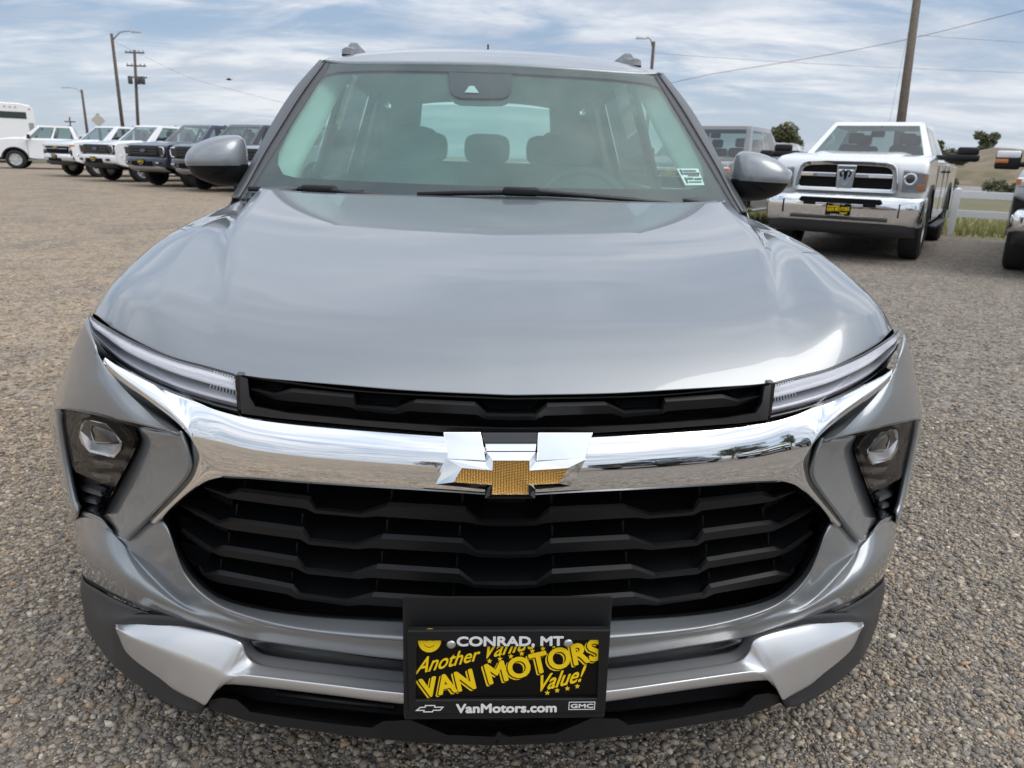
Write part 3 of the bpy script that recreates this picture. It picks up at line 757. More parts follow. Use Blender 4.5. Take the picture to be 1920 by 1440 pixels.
fm.build('emblem_frame', CH, emb, smooth=False, weld=2e-4)
MB().poly(gi).build('emblem_cross', M['gold'], emb, smooth=False, face=EYE)
def plate_(name, pix, offs, m, th=.02):
    a = [P(x, y, o, FE) for (x, y, _), o in zip(CE(pix), offs)]
    nn = (a[1]-a[0]).cross(a[3]-a[0]).normalized(); d3 = ray(*CE(pix)[2][:2]); a[2] = CAM+d3*((a[0]-CAM).dot(nn)/d3.dot(nn))
    b = [V((p.x, p.y+th, p.z-.004)) for p in a]
    MB().prism(a, b).build(name, m, emb, smooth=False, bevel=.0012)
plate_('emblem_shoulder', [(272, 160), (645, 160), (702, 452), (325, 434)], (.018, .018, -.005, -.005), CH)
plate_('emblem_shoulder', [(1220, 165), (1770, 165), (1695, 431), (1206, 452)], (.018, .018, -.005, -.005), CH)
plate_('emblem_slot', [(655, 165), (1212, 165), (1210, 275), (680, 275)], (.030, .030, .022, .022), M['gloss'], .01)
plate_('emblem_bridge', [(690, 278), (1205, 278), (1195, 356), (705, 356)], (.009, .009, -.004, -.004), CH)

# ---- upper grille
sur_o = C7([(70, 92), (75, 240), (80, 345), (300, 375), (900, 430), (1460, 475), (1920, 485)])
sur_i = C7([(122, 108), (135, 230), (175, 300), (400, 345), (900, 395), (1460, 435), (1920, 447)])
uf = [row(setoff(sur_o, .012)), row(setoff(sur_i, .004)), row([(p[0]+3, p[1]-4, .07) for p in sur_i])]
MB().grid(loft(uf, ku=6, k=3, smv=False, smu=False), both=True).build('upper_grille_frame', M['black2'], suv, face=EYE, angle=R_(30))
ut = [row(C7([(60, 80), (900, 190), (1920, 240)], .018)), row(C7([(60, 96), (900, 200), (1920, 252)], .018)), row(C7([(60, 96), (900, 200), (1920, 252)], .06))]
MB().grid(loft(ut, ku=8, k=2, smv=False), both=True).build('hood_seal', BK, suv, face=EYE)
ub = [row(C7([(75, 95), (900, 190), (1920, 240)], .075)), row(C7([(110, 330), (900, 420), (1920, 460)], .075))]
MB().grid(loft(ub, ku=8, k=2), both=True).build('upper_grille_back', M['blackmatte'], suv, face=EYE)
def slat(name, up, lo, mat_, f_off, depth, back, parent=suv):
    """blade with a front face between the lower and the upper edge, a chamfer and faces running back"""
    n = len(up); assert n == len(lo)
    U = row(setoff(up, f_off)); Lw = row(setoff(lo, f_off-.004)); 
    Ui = [u.lerp(l, .22)+V((0, -.006, 0)) for u, l in zip(U, Lw)]
    Ub = [V((p.x, p.y+depth*.6, p.z-.040)) for p in U]; Lb = [V((p.x, p.y+depth, p.z+.012)) for p in Lw]
    g_ = [spline(r, 3, False) for r in (Ub, U, Ui, Lw, Lb)]
    return MB().grid(g_, both=True).build(name, mat_, parent, face=EYE, angle=R_(18), solid=None)
slat('upper_grille_slat', C7([(150, 170), (310, 205), (430, 172), (640, 190), (850, 208), (864, 285), (1130, 305), (1270, 245), (1670, 265), (1750, 340), (1920, 345)]),
     C7([(170, 195), (310, 250), (430, 264), (640, 284), (822, 302), (860, 322), (1130, 352), (1210, 328), (1680, 354), (1745, 385), (1920, 391)]), BK, .022, .05, .07)
for x0, x1, y0, y1, x2, x3 in [(870, 1230, 200, 275, 890, 1130), (1700, 1920, 250, 310, 1760, 1920), (150, 420, 120, 190, 160, 320)]:
    for q in range(5):
        t0, t1 = q/5, (q+.55)/5
        A_ = [(x0+(x2-x0)*t, y0+(y1-y0)*t) for t in (t0, t1)]; B_ = [(x1+(x3-x1)*t, y0+(x1-x0)*.05+(y1-y0)*t) for t in (t0, t1)]
        r0 = row(C7([A_[0], B_[0]], .045)); r1 = row(C7([A_[1], B_[1]], .040)); r2 = [V((p.x, p.y+.02, p.z)) for p in r1]
        pair([r0, r1, r2], 'upper_grille_rib', M['black2'], suv, face=EYE, smooth=False) if x0 != 1700 else MB().grid([r0, r1, r2], both=True).build('upper_grille_rib', M['black2'], suv, face=EYE, smooth=False, weld=.003)

# ---- lower grille: four zigzag slats, ribs
UPS = [[(255, 85), (330, 108), (375, 122), (440, 100), (630, 122), (820, 145), (855, 205), (1100, 228), (1250, 178), (1665, 200), (1740, 268), (1920, 272)],
       [(125, 180), (220, 222), (325, 278), (385, 262), (585, 288), (785, 315), (825, 375), (1070, 400), (1220, 350), (1650, 375), (1730, 440), (1920, 447)],
       [(122, 318), (200, 370), (290, 428), (350, 412), (550, 443), (750, 475), (795, 533), (1045, 562), (1190, 514), (1630, 542), (1715, 610), (1920, 612)],
       [(215, 520), (245, 562), (280, 558), (325, 548), (525, 586), (725, 625), (765, 672), (1015, 708), (1170, 668), (1620, 698), (1740, 742), (1920, 750)]]
LOS = [[(235, 100), (300, 128), (370, 155), (440, 168), (630, 193), (795, 214), (845, 240), (1110, 263), (1185, 256), (1680, 290), (1742, 306), (1920, 311)],
       [(105, 192), (200, 252), (310, 305), (385, 330), (585, 358), (765, 382), (812, 411), (1080, 436), (1155, 429), (1660, 457), (1732, 479), (1920, 486)],
       [(115, 345), (180, 396), (260, 445), (340, 474), (550, 507), (735, 537), (800, 571), (1080, 598), (1145, 591), (1640, 622), (1712, 646), (1920, 656)],
       [(225, 570), (245, 588), (280, 606), (330, 621), (525, 653), (692, 681), (745, 706), (1030, 746), (1105, 739), (1600, 770), (1700, 785), (1920, 795)]]
for i, (a, b) in enumerate(zip(UPS, LOS)):
    slat('grille_slat', C3(a), C3(b), BK, .035, .10, .12)
# flat shelves between the humps, one step back
for i, (a, b) in enumerate(zip(UPS, LOS)):
    top_ = [(x, y-14) for x, y in a]; r0 = row(C3(top_, .13)); r1 = row(C3(b, .075))
for x, y0, y1 in [(465, 60, 90), (808, 80, 132), (1265, 115, 168), (1652, 135, 185), (420, 190, 250), (778, 240, 300), (1240, 275, 338), (1637, 305, 360), (378, 345, 402), (748, 400, 462), (1212, 445, 505), (1622, 475, 530), (335, 492, 540), (722, 560, 612), (1185, 605, 656), (1605, 650, 690)]:
    a = row(C3([(x, y0), (x-4, y1)], .055)); 
    both_sides(lambda s, a=a: MB().prism([V(((-1 if s else 1)*(p.x+dx), p.y, p.z)) for p, dx in ((a[0], -.0015), (a[0], .0015), (a[1], .0015), (a[1], -.0015))], [V(((-1 if s else 1)*(p.x+dx), p.y+.05, p.z)) for p, dx in ((a[0], -.0015), (a[0], .0015), (a[1], .0015), (a[1], -.0015))]).build('grille_rib', BK, suv, smooth=False))
# fine ridged panels at the outer ends between slats
for k, (x0, x1, y0, y1) in enumerate([(180, 400, 110, 225), (95, 370, 250, 375), (110, 330, 390, 500), (780, 1180, 590, 650)]):
    for q in range(8):
        t = q/8; r0 = row(C3([(x0+60*t*(k < 3), y0+(y1-y0)*t), ((x0+x1)/2, y0+26+(y1-y0)*t), (x1, y0+30+(y1-y0)*t)], .10)); r1 = [p+V((0, -.006, -.004)) for p in r0]; r2 = [p+V((0, .004, -.007)) for p in r0]
        pair([spline(r, 4) for r in (r0, r1, r2)], 'grille_ridge', M['black2'], suv, face=EYE, smooth=False)
MB().box(-.035, .035, .10, .12, .655, .705).build('front_camera', M['gloss'], suv, bevel=.004)
# inner frame of the opening
gi_o = [(410, 897), (380, 908), (345, 937), (312, 972), (318, 1000), (338, 1045), (372, 1092), (430, 1128), (560, 1152), (750, 1163), (953, 1170)]
gf = [row(setoff(gi_o, .020)), row([(x+4, y-3, .030) for x, y in gi_o]), row([(x+7, y-4, .11) for x, y in gi_o])]
MB().grid(loft(gf, ku=5, k=2, smv=False), both=True).build('grille_frame', BK, suv, face=EYE)

# ---- painted cheek above the lamp pod
ck = [[(163, 598, .02), (140, 645, .018), (118, 700, .012), (103, 742, .006), (97, 768, .004)],
      [(166, 618, .006), (152, 662, -.002), (138, 705, -.012), (127, 740, -.020), (122, 767, -.024)],
      [(176, 645, -.004), (186, 690, -.016), (196, 728, -.028), (208, 760, -.036), (218, 786, -.040)],
      [(190, 676, -.006), (226, 722, -.018), (268, 764, -.030), (298, 792, -.037), (328, 812, -.040)],
      [(192, 676, .006), (238, 724, .002), (292, 772, -.004), (324, 796, -.008), (346, 815, -.010)],
      [(196, 674, .02), (250, 726, .02), (312, 776, .018), (338, 800, .016), (354, 822, .014)]]
kr = [row(r) for r in ck]
k0 = [V((p.x-.012*t, p.y+.004+.10*t, p.z-.012*(1-t))) for p, t in zip(kr[0], (0, .35, .75, 1, 1))]; k1 = [V((p.x-.012, p.y+.035, p.z)) for p in kr[0]]
kg = loft([k0]+kr[:4], nu=26, k=7); kg2 = loft(kr[3:], nu=26, k=4)
lipb = row([(100, 772, .045), (122, 772, .035), (160, 776, .030), (218, 792, .028), (262, 806, .030), (328, 816, .010)])
lipt = row([(97, 768, .004), (122, 767, -.024), (160, 772, -.034), (218, 786, -.040), (270, 800, -.041), (328, 812, -.040)])
for sgn in (False, True):
    b = MB(); b.grid(kg, mir=sgn); b.grid(kg2, mir=sgn); b.build('bumper_cheek', PT, suv, face=EYE, solid=.004, angle=R_(32))
pair(loft([lipt, lipb], nu=24, k=3), 'cheek_return', PT, suv, face=EYE)
# strip above the cheek, beside the lamp
ks = [row([(163, 598, .02), (167, 590, .05), (171, 580, .09)]), row([(190, 676, -.004), (172, 636, .01), (164, 604, .03)])]
# ---- painted rim outside the pod, and the pod's own walls
pod_o = [(115, 770), (130, 765), (184, 779), (234, 796), (253, 802), (261, 825), (247, 857), (215, 915), (188, 968), (148, 954), (140, 929), (127, 866), (117, 804)]
rim = [[(97, 768, .02), (100, 800, .02), (111, 870, .02), (128, 945, .02), (136, 976, .025)], [(105, 764, -.004), (108, 800, -.004), (119, 868, -.004), (135, 936, -.004), (146, 970, -.0)], [(116, 767, .004), (118, 803, .004), (128, 866, .004), (141, 929, .004), (150, 954, .004)], [(118, 769, .035), (120, 804, .035), (130, 866, .035), (143, 928, .035), (152, 952, .035)]]
rm = [row(r) for r in rim]; rm0 = [V((p.x-.012, p.y+.10, p.z)) for p in rm[0]]
for sgn in (False, True): MB().grid(loft([rm0]+rm, nu=20, k=5), mir=sgn).build('pod_rim', PT, suv, face=EYE, solid=.004)
lens_o = [(116, 769), (134, 771), (184, 782), (226, 792), (245, 808), (255, 825), (239, 857), (216, 913), (184, 903), (142, 885), (130, 865), (120, 815)]
def podoff(l, o): return [(p[0], p[1], o*min(1, max(.15, (p[0]-100)/100))) for p in l]
def ring_(a, b, oa, ob_):
    ra, rb = row(podoff(a, oa)), row(podoff(b, ob_)); return [ra+[ra[0]], rb+[rb[0]]]
pod_lo = [(114, 770), (130, 768), (184, 781), (230, 796), (247, 806), (256, 826), (241, 858), (211, 914), (186, 964), (148, 949), (140, 926), (127, 864), (116, 804)]
for sgn in (False, True):
    lamp = empty('headlamp'); lamp.parent = suv
    b = MB(); b.grid(ring_(pod_o, pod_lo, .004, .045), mir=sgn); b.build('pod_wall', M['gloss'], lamp, face=EYE)
    back = [row(podoff([(114, 770), (116, 804), (127, 864), (140, 926), (148, 949)], .075)), row(podoff([(180, 780), (190, 815), (186, 864), (178, 920), (168, 957)], .075)), row(podoff([(247, 804), (256, 826), (241, 858), (211, 914), (186, 964)], .075))]
    MB().grid(loft(back, nu=12, k=6), mir=sgn).build('pod_back', mat('lamp_housing', (.050, .044, .040), .25), lamp, face=EYE)
    lr = [row(podoff(lens_o, .020))]; ctr = sum(lr[0], V((0, 0, 0)))/len(lr[0])
    rings = [[c.lerp(p, t)+V((0, -.012*(1-t*t), 0)) for p in lr[0]+[lr[0][0]]] for t, c in ((.001, ctr), (.35, ctr), (.7, ctr), (1, ctr))]
    MB().grid(rings, mir=sgn).build('lens', M['smoke'], lamp, face=EYE)
    ro = C6([(360, 215), (420, 225), (570, 260), (640, 330), (715, 430), (700, 500), (640, 570), (560, 550), (420, 515), (350, 440), (310, 330), (320, 260)])
    r0 = row(setoff(ro, .036)); cc = sum(r0, V((0, 0, 0)))/12
    r1 = [cc.lerp(p, .90)+V((0, .003, 0)) for p in r0]; rb0 = [cc.lerp(p, 1.04)+V((0, .02, 0)) for p in r0]
    eye = row(C6([(430, 240), (470, 245), (560, 268), (625, 320), (688, 425), (690, 440), (640, 442), (560, 440), (480, 438), (445, 400), (418, 330), (414, 270)], .062))
    b = MB(); b.grid([l+[l[0]] for l in (rb0, r0, r1)], mir=sgn); b.build('projector_rim', CH, lamp, face=EYE, angle=R_(35))
    b = MB(); b.grid([l+[l[0]] for l in (r1, eye)], mir=sgn); b.build('projector_bowl', M['reflector'], lamp, face=EYE, angle=R_(35))
    c2 = sum(eye, V((0, 0, 0)))/12; b = MB()
    b.grid([[c2.lerp(p, t)+V((0, .004-.020*math.sqrt(1-t*t), 0)) for p in eye+[eye[0]]] for t in (.02, .3, .55, .8, 1)], mir=sgn); b.build('projector_lens', M['gloss'], lamp, face=EYE)
    for (x0, y0, x1, y1) in [(345, 530, 640, 625), (310, 640, 620, 735)]:
        s0 = row(C6([(x0, y0), ((x0+x1)/2, (y0+y1)/2+12), (x1, y1)], .045)); s1 = [p+V((0, -.008, -.006)) for p in s0]; s2 = [p+V((0, .01, -.012)) for p in s0]
        MB().grid([spline(q, 4) for q in (s0, s1, s2)], mir=sgn).build('lamp_step', mat('lamp_step_grey', (.035, .033, .032), .2), lamp, face=EYE)
    # vent louvres under the lamp
    vb = row(C6([(285, 735), (655, 845), (515, 1085), (325, 1000)], .050))
    MB().poly([V(((-1 if sgn else 1)*p.x, p.y, p.z)) for p in vb]).build('vent_panel', M['gloss'], lamp, face=EYE, smooth=False)
    for (x0, y0, x1, y1, hgt) in [(330, 800, 535, 890, 42), (345, 900, 490, 965, 38), (350, 985, 470, 1040, 34)]:
        s0 = row(C6([(x0, y0), (x0+30, y0+25), (x1-20, y1-18), (x1, y1)], .034)); s1 = row(C6([(x0, y0+hgt*.5), (x0+30, y0+25+hgt), (x1-20, y1-18+hgt), (x1, y1+hgt*.6)], .028)); s2 = [p+V((0, .02, 0)) for p in s1]
        MB().grid([[V((p.x, p.y+.02, p.z)) for p in s0], s0, s1, s2], mir=sgn).build('vent_louvre', M['black2'], lamp, face=EYE, smooth=False)
core = [row(setoff(l, .09)) for l in ([(122, 752), (134, 870), (152, 950), (166, 1030)], [(250, 775), (215, 915), (190, 990), (200, 1080)], [(352, 805), (352, 890), (300, 980), (330, 1080)])]
pair(loft(core, nu=10, k=4), 'bumper_core', M['blackmatte'], suv, face=EYE)
# ---- painted blade between pod and chrome leg
bl = [[(254, 801, .012), (262, 826, .020), (248, 857, .026), (216, 917, .030), (189, 969, .026)],
      [(288, 809, -.008), (296, 845, .002), (276, 890, .010), (243, 945, .016), (212, 985, .018)],
      [(328, 811, -.022), (342, 848, -.022), (338, 886, -.016), (286, 950, -.004), (226, 1007, .006)],
      [(340, 808, -.020), (353, 846, -.022), (352, 888, -.018), (297, 950, -.006), (236, 1011, .006)],
      [(349, 812, .004), (360, 850, .004), (360, 886, .006), (304, 954, .014), (242, 1016, .022)]]
blr = [row(r) for r in bl]
for sgn in (False, True): MB().grid(loft(blr, nu=30, k=6), mir=sgn).build('bumper_blade', PT, suv, face=EYE, solid=.004)
# ---- lower painted bumper: top edge, ridge, bottom edge
tp = [(133, 962, .02), (152, 958, .012), (188, 968, .018), (216, 1000, .020), (246, 1000, .026), (281, 974, .024), (308, 976, .020), (337, 1045, .020), (372, 1092, .022), (430, 1128, .024), (560, 1152, .026), (750, 1163, .028), (953, 1170, .028)]
m1 = [(134, 968, .018), (153, 966, .010), (190, 980, .012), (222, 1012, .014), (250, 1030, .012), (284, 1002, .006), (314, 998, -.004), (345, 1075, -.004), (386, 1120, -.006), (446, 1150, -.008), (565, 1178, -.010), (750, 1195, -.010), (953, 1203, -.010)]
m2 = [(136, 977, .014), (155, 976, .004), (193, 991, .008), (230, 1021, .010), (258, 1053, .010), (296, 1088, .010), (330, 1114, .008), (364, 1130, .006), (402, 1145, .004), (458, 1165, .001), (570, 1186, -.005), (750, 1204, -.006), (953, 1212, -.006)]
m3 = [(143, 1022, .006), (168, 1040, -.014), (216, 1070, -.022), (262, 1098, -.018), (298, 1118, -.012), (330, 1135, -.008), (362, 1150, -.004), (394, 1160, -.001), (428, 1168, .0), (478, 1180, .002), (580, 1198, .0), (750, 1218, .0), (953, 1227, .0)]
bt = [(156, 1077, .030), (190, 1105, .020), (250, 1134, .012), (300, 1151, .012), (330, 1161, .012), (362, 1170, .012), (392, 1178, .012), (420, 1186, .012), (455, 1196, .012), (500, 1204, .012), (600, 1218, .012), (750, 1237, .012), (953, 1246, .012)]
t0 = [(136, 957, .05), (154, 948, .05), (186, 955, .055), (212, 972, .06), (250, 972, .06), (281, 955, .06), (310, 966, .055), (340, 1038, .05), (376, 1086, .05), (433, 1123, .05), (561, 1148, .05), (750, 1160, .05), (953, 1167, .05)]
lr_ = [row(r) for r in (t0, tp, m1, m2, m3, bt)]
for r in lr_: r[0].y += .0
side_wrap = [[V((r[0].x-.02, r[0].y+.12, r[0].z))]+r for r in lr_]
under = [V((p.x, p.y+.05, p.z-.006)) for p in side_wrap[-1]]
MB().grid(loft(side_wrap, ku=5, k=7)+[spline(under, 5)], both=True).build('bumper', PT, suv, face=EYE, solid=.003)
# ---- fender nose: joins the bumper's outer edge to the fender
edA = sorted(kr[0]+rm[0][1:]+[r[0] for r in lr_[2:]], key=lambda p: -p.z); edB = [p for p in fr[0] if p.z < .84]; edA = [p for p in edA if p.z < .84]
nA, nB = resample(edA, 26, False), resample(edB, 26, False)
nM = [a.lerp(b, .5)+V((-.010, 0, 0)) for a, b in zip(nA, nB)]
pair(loft([[p+V((.006, .006, 0)) for p in nA], nM, nB], ku=1, k=5), 'fender_nose', PT, suv, face=V((-6, .4, .8)))
# ---- black lower cladding
c1 = [(156, 1079, .03), (190, 1108, .022), (250, 1137, .020), (320, 1160, .020), (390, 1180, .022), (455, 1198, .03)]
c2 = [(155, 1100, .03), (172, 1140, .006), (205, 1165, .0), (255, 1160, .004), (330, 1166, .010), (455, 1200, .03)]
c3 = [(160, 1132, .035), (180, 1180, .012), (207, 1200, .006), (230, 1232, .004), (300, 1282, .004), (384, 1324, .012)]
c4 = [(168, 1155, .05), (186, 1200, .026), (208, 1232, .020), (236, 1258, .016), (303, 1303, .014), (379, 1332, .014)]
cl = [row(r) for r in (c1, c2, c3, c4)]
cl = [[V((r[0].x-.02, r[0].y+.14, r[0].z))]+r for r in cl]; cl.append([V((p.x+.01, p.y+.10, p.z-.01)) for p in cl[-1]])
for sgn in (False, True): MB().grid(loft(cl, ku=6, k=6), mir=sgn).build('lower_cladding', M['black2'], suv, face=EYE, solid=.004)
# ---- silver skid plate
s_t = [(216, 1166), (262, 1163), (322, 1168), (390, 1181), (440, 1195), (457, 1206), (463, 1224), (478, 1240), (510, 1249), (620, 1263), (750, 1277), (953, 1290)]
s_b = [(219, 1188), (236, 1226), (276, 1260), (326, 1292), (368, 1313), (385, 1321), (396, 1305), (412, 1290), (440, 1282), (620, 1302), (750, 1318), (953, 1334)]
mid = lambda t, o: [(a[0]+(b[0]-a[0])*t, a[1]+(b[1]-a[1])*t, o) for a, b in zip(s_t, s_b)]
def skrow(t, a, b):      # a: offset on the broad ends, b: on the slim centre bar
    return row([(p[0], p[1], a+(b-a)*min(1, max(0, (i-2)/7))) for i, p in enumerate(mid(t, 0))])
sk = [skrow(0, .018, .016), skrow(.06, .004, .010), skrow(.42, -.020, -.010), skrow(.60, -.023, -.019), skrow(.94, -.002, -.014), skrow(1, .010, -.002)]
skb = [V((p.x, p.y+.03, p.z)) for p in sk[-1]]; skt = [V((p.x, p.y+.03, p.z)) for p in sk[0]]
MB().grid(loft([skt]+sk+[skb], ku=5, k=5), both=True).build('skid_plate', M['satin'], suv, face=EYE, solid=.003)
sh_t = [(452, 1198), (520, 1206), (620, 1221), (750, 1239), (953, 1249)]; sh_b = [(461, 1226), (500, 1249), (620, 1265), (750, 1279), (953, 1292)]
sh_r = [row(setoff(sh_t, .115)), row([(a[0]*.5+b[0]*.5, a[1]*.5+b[1]*.5, .090) for a, b in zip(sh_t, sh_b)]), row(setoff(sh_b, .014))]
MB().grid(loft(sh_r, ku=6, k=5), both=True).build('skid_recess', M['satin'], suv, face=EYE)
# ---- lower air inlet and black lip
l0 = [(392, 1318, .05), (430, 1284, .06), (620, 1304, .06), (750, 1320, .06), (953, 1336, .06)]
l1 = [(394, 1322, .03), (436, 1312, .05), (620, 1328, .05), (750, 1340, .05), (953, 1352, .05)]
MB().grid(loft([row(l0), row(l1)], ku=8, k=3), both=True).build('lower_inlet', M['blackmatte'], suv, face=EYE)
a0 = [(388, 1312, .05), (420, 1304, .04), (446, 1306, .04), (475, 1318, .045), (560, 1328, .045), (640, 1338, .045), (715, 1344, .045), (760, 1346, .045), (800, 1352, .05), (840, 1360, .05), (953, 1366, .05)]
a1 = [(386, 1316, .02), (418, 1310, .012), (444, 1314, .010), (470, 1336, .006), (560, 1350, .004), (640, 1360, .004), (698, 1366, .004), (720, 1354, .002), (770, 1352, .0), (838, 1379, .0), (953, 1383, -.002)]
a2 = [(386, 1322, .02), (420, 1334, .008), (446, 1342, .006), (475, 1350, .004), (560, 1362, .002), (640, 1373, .002), (700, 1380, .0), (724, 1382, .0), (775, 1387, .0), (840, 1391, .0), (953, 1393, .0)]
lp = [row(a0), row(a1), row(a2)]; lp.append([V((p.x, p.y+.16, p.z-.02)) for p in lp[-1]])
MB().grid([spline(r, 4, False) for r in lp], both=True).build('air_dam', BK, suv, face=EYE, angle=R_(40), solid=.004)
MB().tube(row([(520, 1300, .05), (620, 1313, .05), (740, 1326, .05)]), .006, 6).build('inlet_bar', BK, suv)
# under tray
MB().grid([[V((-.72, .25, .22)), V((0, .10, .21)), V((.72, .25, .22))], [V((-.70, 4.2, .22)), V((0, 4.3, .22)), V((.70, 4.2, .22))]]).build('under_tray', M['blackmatte'], suv)

# ---- running lamps
dt = [(168, 586), (181, 602), (246, 640), (322, 671), (390, 690), (440, 704)]; db = [(168, 618), (182, 640), (226, 684), (300, 724), (375, 751), (445, 769)]
YD = lambda x, z=0: Y0(x)+.055*max(0, (x-.5)/.3)**1.5
for sgn in (False, True):
    dl = empty('running_lamp'); dl.parent = suv
    T = row(setoff(dt, .012), YD); B = row(setoff(db, .010), YD)
    Md = [a.lerp(b, .5)+V((0, -.012, 0)) for a, b in zip(T, B)]
    MB().grid(loft([T, Md, B], ku=6, k=5), mir=sgn).build('lens', M['lens'], dl, face=EYE)
    lp_ = lambda f, o: row([(a[0]+(b[0]-a[0])*f, a[1]+(b[1]-a[1])*f, o) for a, b in zip(dt, db)], YD)
    MB().grid(loft([lp_(-.04, .030), lp_(.5, .040), lp_(1.03, .030)], ku=6, k=3), mir=sgn).build('housing', mat('lamp_housing_grey', (.30, .30, .33), .3, .2), dl, face=EYE)
    MB().grid(loft([lp_(.0, .040), lp_(.03, .036), lp_(.40, .014), lp_(.45, .030)], ku=6, k=3), mir=sgn).build('light_guide', mat('light_guide', (.90, .91, .95), .4, 0, .3, bump=(900, .9)), dl, face=EYE)
    MB().grid(loft([lp_(.47, .040), lp_(.50, .036), lp_(.80, .014), lp_(.85, .030)], ku=6, k=3), mir=sgn).build('reflector', M['lampgrey'], dl, face=EYE)
    MB().grid(loft([lp_(.90, .026), lp_(.94, .016), lp_(1.0, .012)], ku=6, k=3), mir=sgn).build('bezel', M['gloss'], dl, face=EYE)
    MB().grid(loft([lp_(-.05, .015), lp_(.02, .012), lp_(.04, .022)], ku=6, k=3), mir=sgn).build('bezel', M['gloss'], dl, face=EYE)
    for q in range(9):
        f = .86+.13*q/8; def_ = lambda t: T[-2].lerp(T[-1], t), lambda t: B[-2].lerp(B[-1], t)
        a = T[-2].lerp(T[-1], (f-.86)/.14*.8+.15); b = B[-2].lerp(B[-1], (f-.86)/.14*.8+.15); a = a.lerp(b, .12)+V((0, .02, 0)); b = b+V((0, .02, .012))
        s_ = -1 if sgn else 1
        MB().tube([(s_*a.x, a.y, a.z), (s_*b.x, b.y, b.z)], .0016, 5).build('optic_rib', M['reflector'], dl)
    e = [T[-1], B[-1]]; s_ = -1 if sgn else 1
    MB().prism([V((s_*(p.x+d), p.y+.002, p.z)) for p, d in ((T[-1], 0), (T[-1], .010), (B[-1], .010), (B[-1], 0))], [V((s_*(p.x+d), p.y+.05, p.z)) for p, d in ((T[-1], 0), (T[-1], .010), (B[-1], .010), (B[-1], 0))]).build('end_cap', M['gloss'], dl, smooth=False)
# filler behind the lamp down to the chrome
fl = [row([(166, 590), (190, 610), (250, 648), (320, 680), (390, 700), (450, 712)], YD, .075), row([(166, 625), (200, 672), (245, 706), (310, 740), (380, 765), (450, 780)], YD, .035), row([(176, 640), (204, 690), (250, 722), (316, 752), (384, 776), (450, 792)], YD, .045)]
for sgn in (False, True): MB().grid(loft(fl, ku=5, k=3), mir=sgn).build('lamp_gasket', BK, suv, face=EYE)

# ---- mirrors
msec = [(253.4, 424, 444), (256, 408, 452), (262, 390, 458), (272, 371, 462), (284, 359, 464), (296, 355, 465), (304, 355, 465), (310, 357, 465)]
mlow = [(308, 356, 466), (317, 361, 466), (330, 371, 464), (340, 390, 461), (346, 409, 452), (348.5, 424, 444)]
def msurf(secs, dy, yc=1.50):
    g_ = []
    for k, (py, x0, x1) in enumerate(secs):
        xa = P(x0, py, 0, lambda x, z: yc).copy(); xb = P(x1, py, 0, lambda x, z: yc).copy(); r_ = []
        n = 22
        for i in range(n+1):
            a = math.pi*i/n; c = -math.cos(a); w = (c+1)/2
            p = xa.lerp(xb, w); sfac = math.sin(a)**.62
            p = p+(CAM-p).normalized()*0; p.y = yc-dy[k]*sfac
            r_.append(V((p.x, p.y, p.z)))
        for i in range(1, 8):
            t = i/8; p = xb.lerp(xa, t); r_.append(V((p.x, yc+.05*math.sin(math.pi*t)**.4, p.z)))
        r_.append(r_[0].copy()); g_.append(r_)
    return g_
for sgn in (False, True):
    mr = empty('wing_mirror'); mr.parent = suv
    g1 = msurf(msec, [.02, .04, .065, .085, .098, .104, .105, .103]); MB().grid(loft(g1, ku=1, k=4), mir=sgn).build('cap', PT, mr, face=V((1 if sgn else -1, 0, 1.2)))
    g2 = msurf(mlow, [.097, .090, .078, .06, .04, .02]); MB().grid(loft(g2, ku=1, k=4), mir=sgn).build('lower_shell', BK, mr, face=V((1 if sgn else -1, 0, 1.2)))
    s_ = -1 if sgn else 1; q = P(455, 335, 0, lambda x, z: 1.5)
    sm_ = [P(424, 313, 0, lambda x, z: 1.398), P(423, 322, 0, lambda x, z: 1.408), P(399, 327, 0, lambda x, z: 1.418), P(408, 342, 0, lambda x, z: 1.452)]
    MB().tube([(s_*p.x, p.y, p.z) for p in sm_], .0025, 5).build('seam', M['blackmatte'], mr)
    MB().tube([(s_*(q.x+.0), 1.50, q.z-.005), (s_*(q.x+.06), 1.52, q.z-.02), (s_*(q.x+.12), 1.56, q.z-.03)], .035, 10).build('arm', BK, mr)
# ---- wheels
def make_wheel(parent, cx, cy, cz, r, w, side, rim_m, name='wheel', spokes=5, n=28):
    wh = empty(name, (cx, cy, cz)); wh.parent = parent
    hw = w/2; s = side
    MB().lathe([(-hw*.9, r*.62), (-hw, r*.72), (-hw*.98, r*.90), (-hw*.80, r*.985), (-hw*.4, r), (hw*.4, r), (hw*.80, r*.985), (hw*.98, r*.90), (hw, r*.72), (hw*.9, r*.62)], 'x', n).build('tyre', M['rubber'], wh, angle=R_(40))
    b = MB(); b.lathe([(s*hw*.85, r*.66), (s*hw*.8, r*.60), (s*hw*.3, r*.57), (s*hw*.2, .02)], 'x', n)
    for k in range(spokes):
        a = 2*math.pi*k/spokes; ca, sa = math.cos(a), math.sin(a); pa = Vector((0, -sa, ca))*r*.075; d = Vector((0, ca, sa))
        A = [d*r*.08-pa, d*r*.08+pa, d*r*.60+pa*.8, d*r*.60-pa*.8]
        b.prism([(s*hw*.80, p.y, p.z) for p in A], [(s*hw*.45, p.y, p.z) for p in A])
    b.lathe([(s*hw*.84, .0), (s*hw*.84, r*.13), (s*hw*.4, r*.15)], 'x', 14)
    b.build('rim', rim_m, wh, angle=R_(30)); return wh
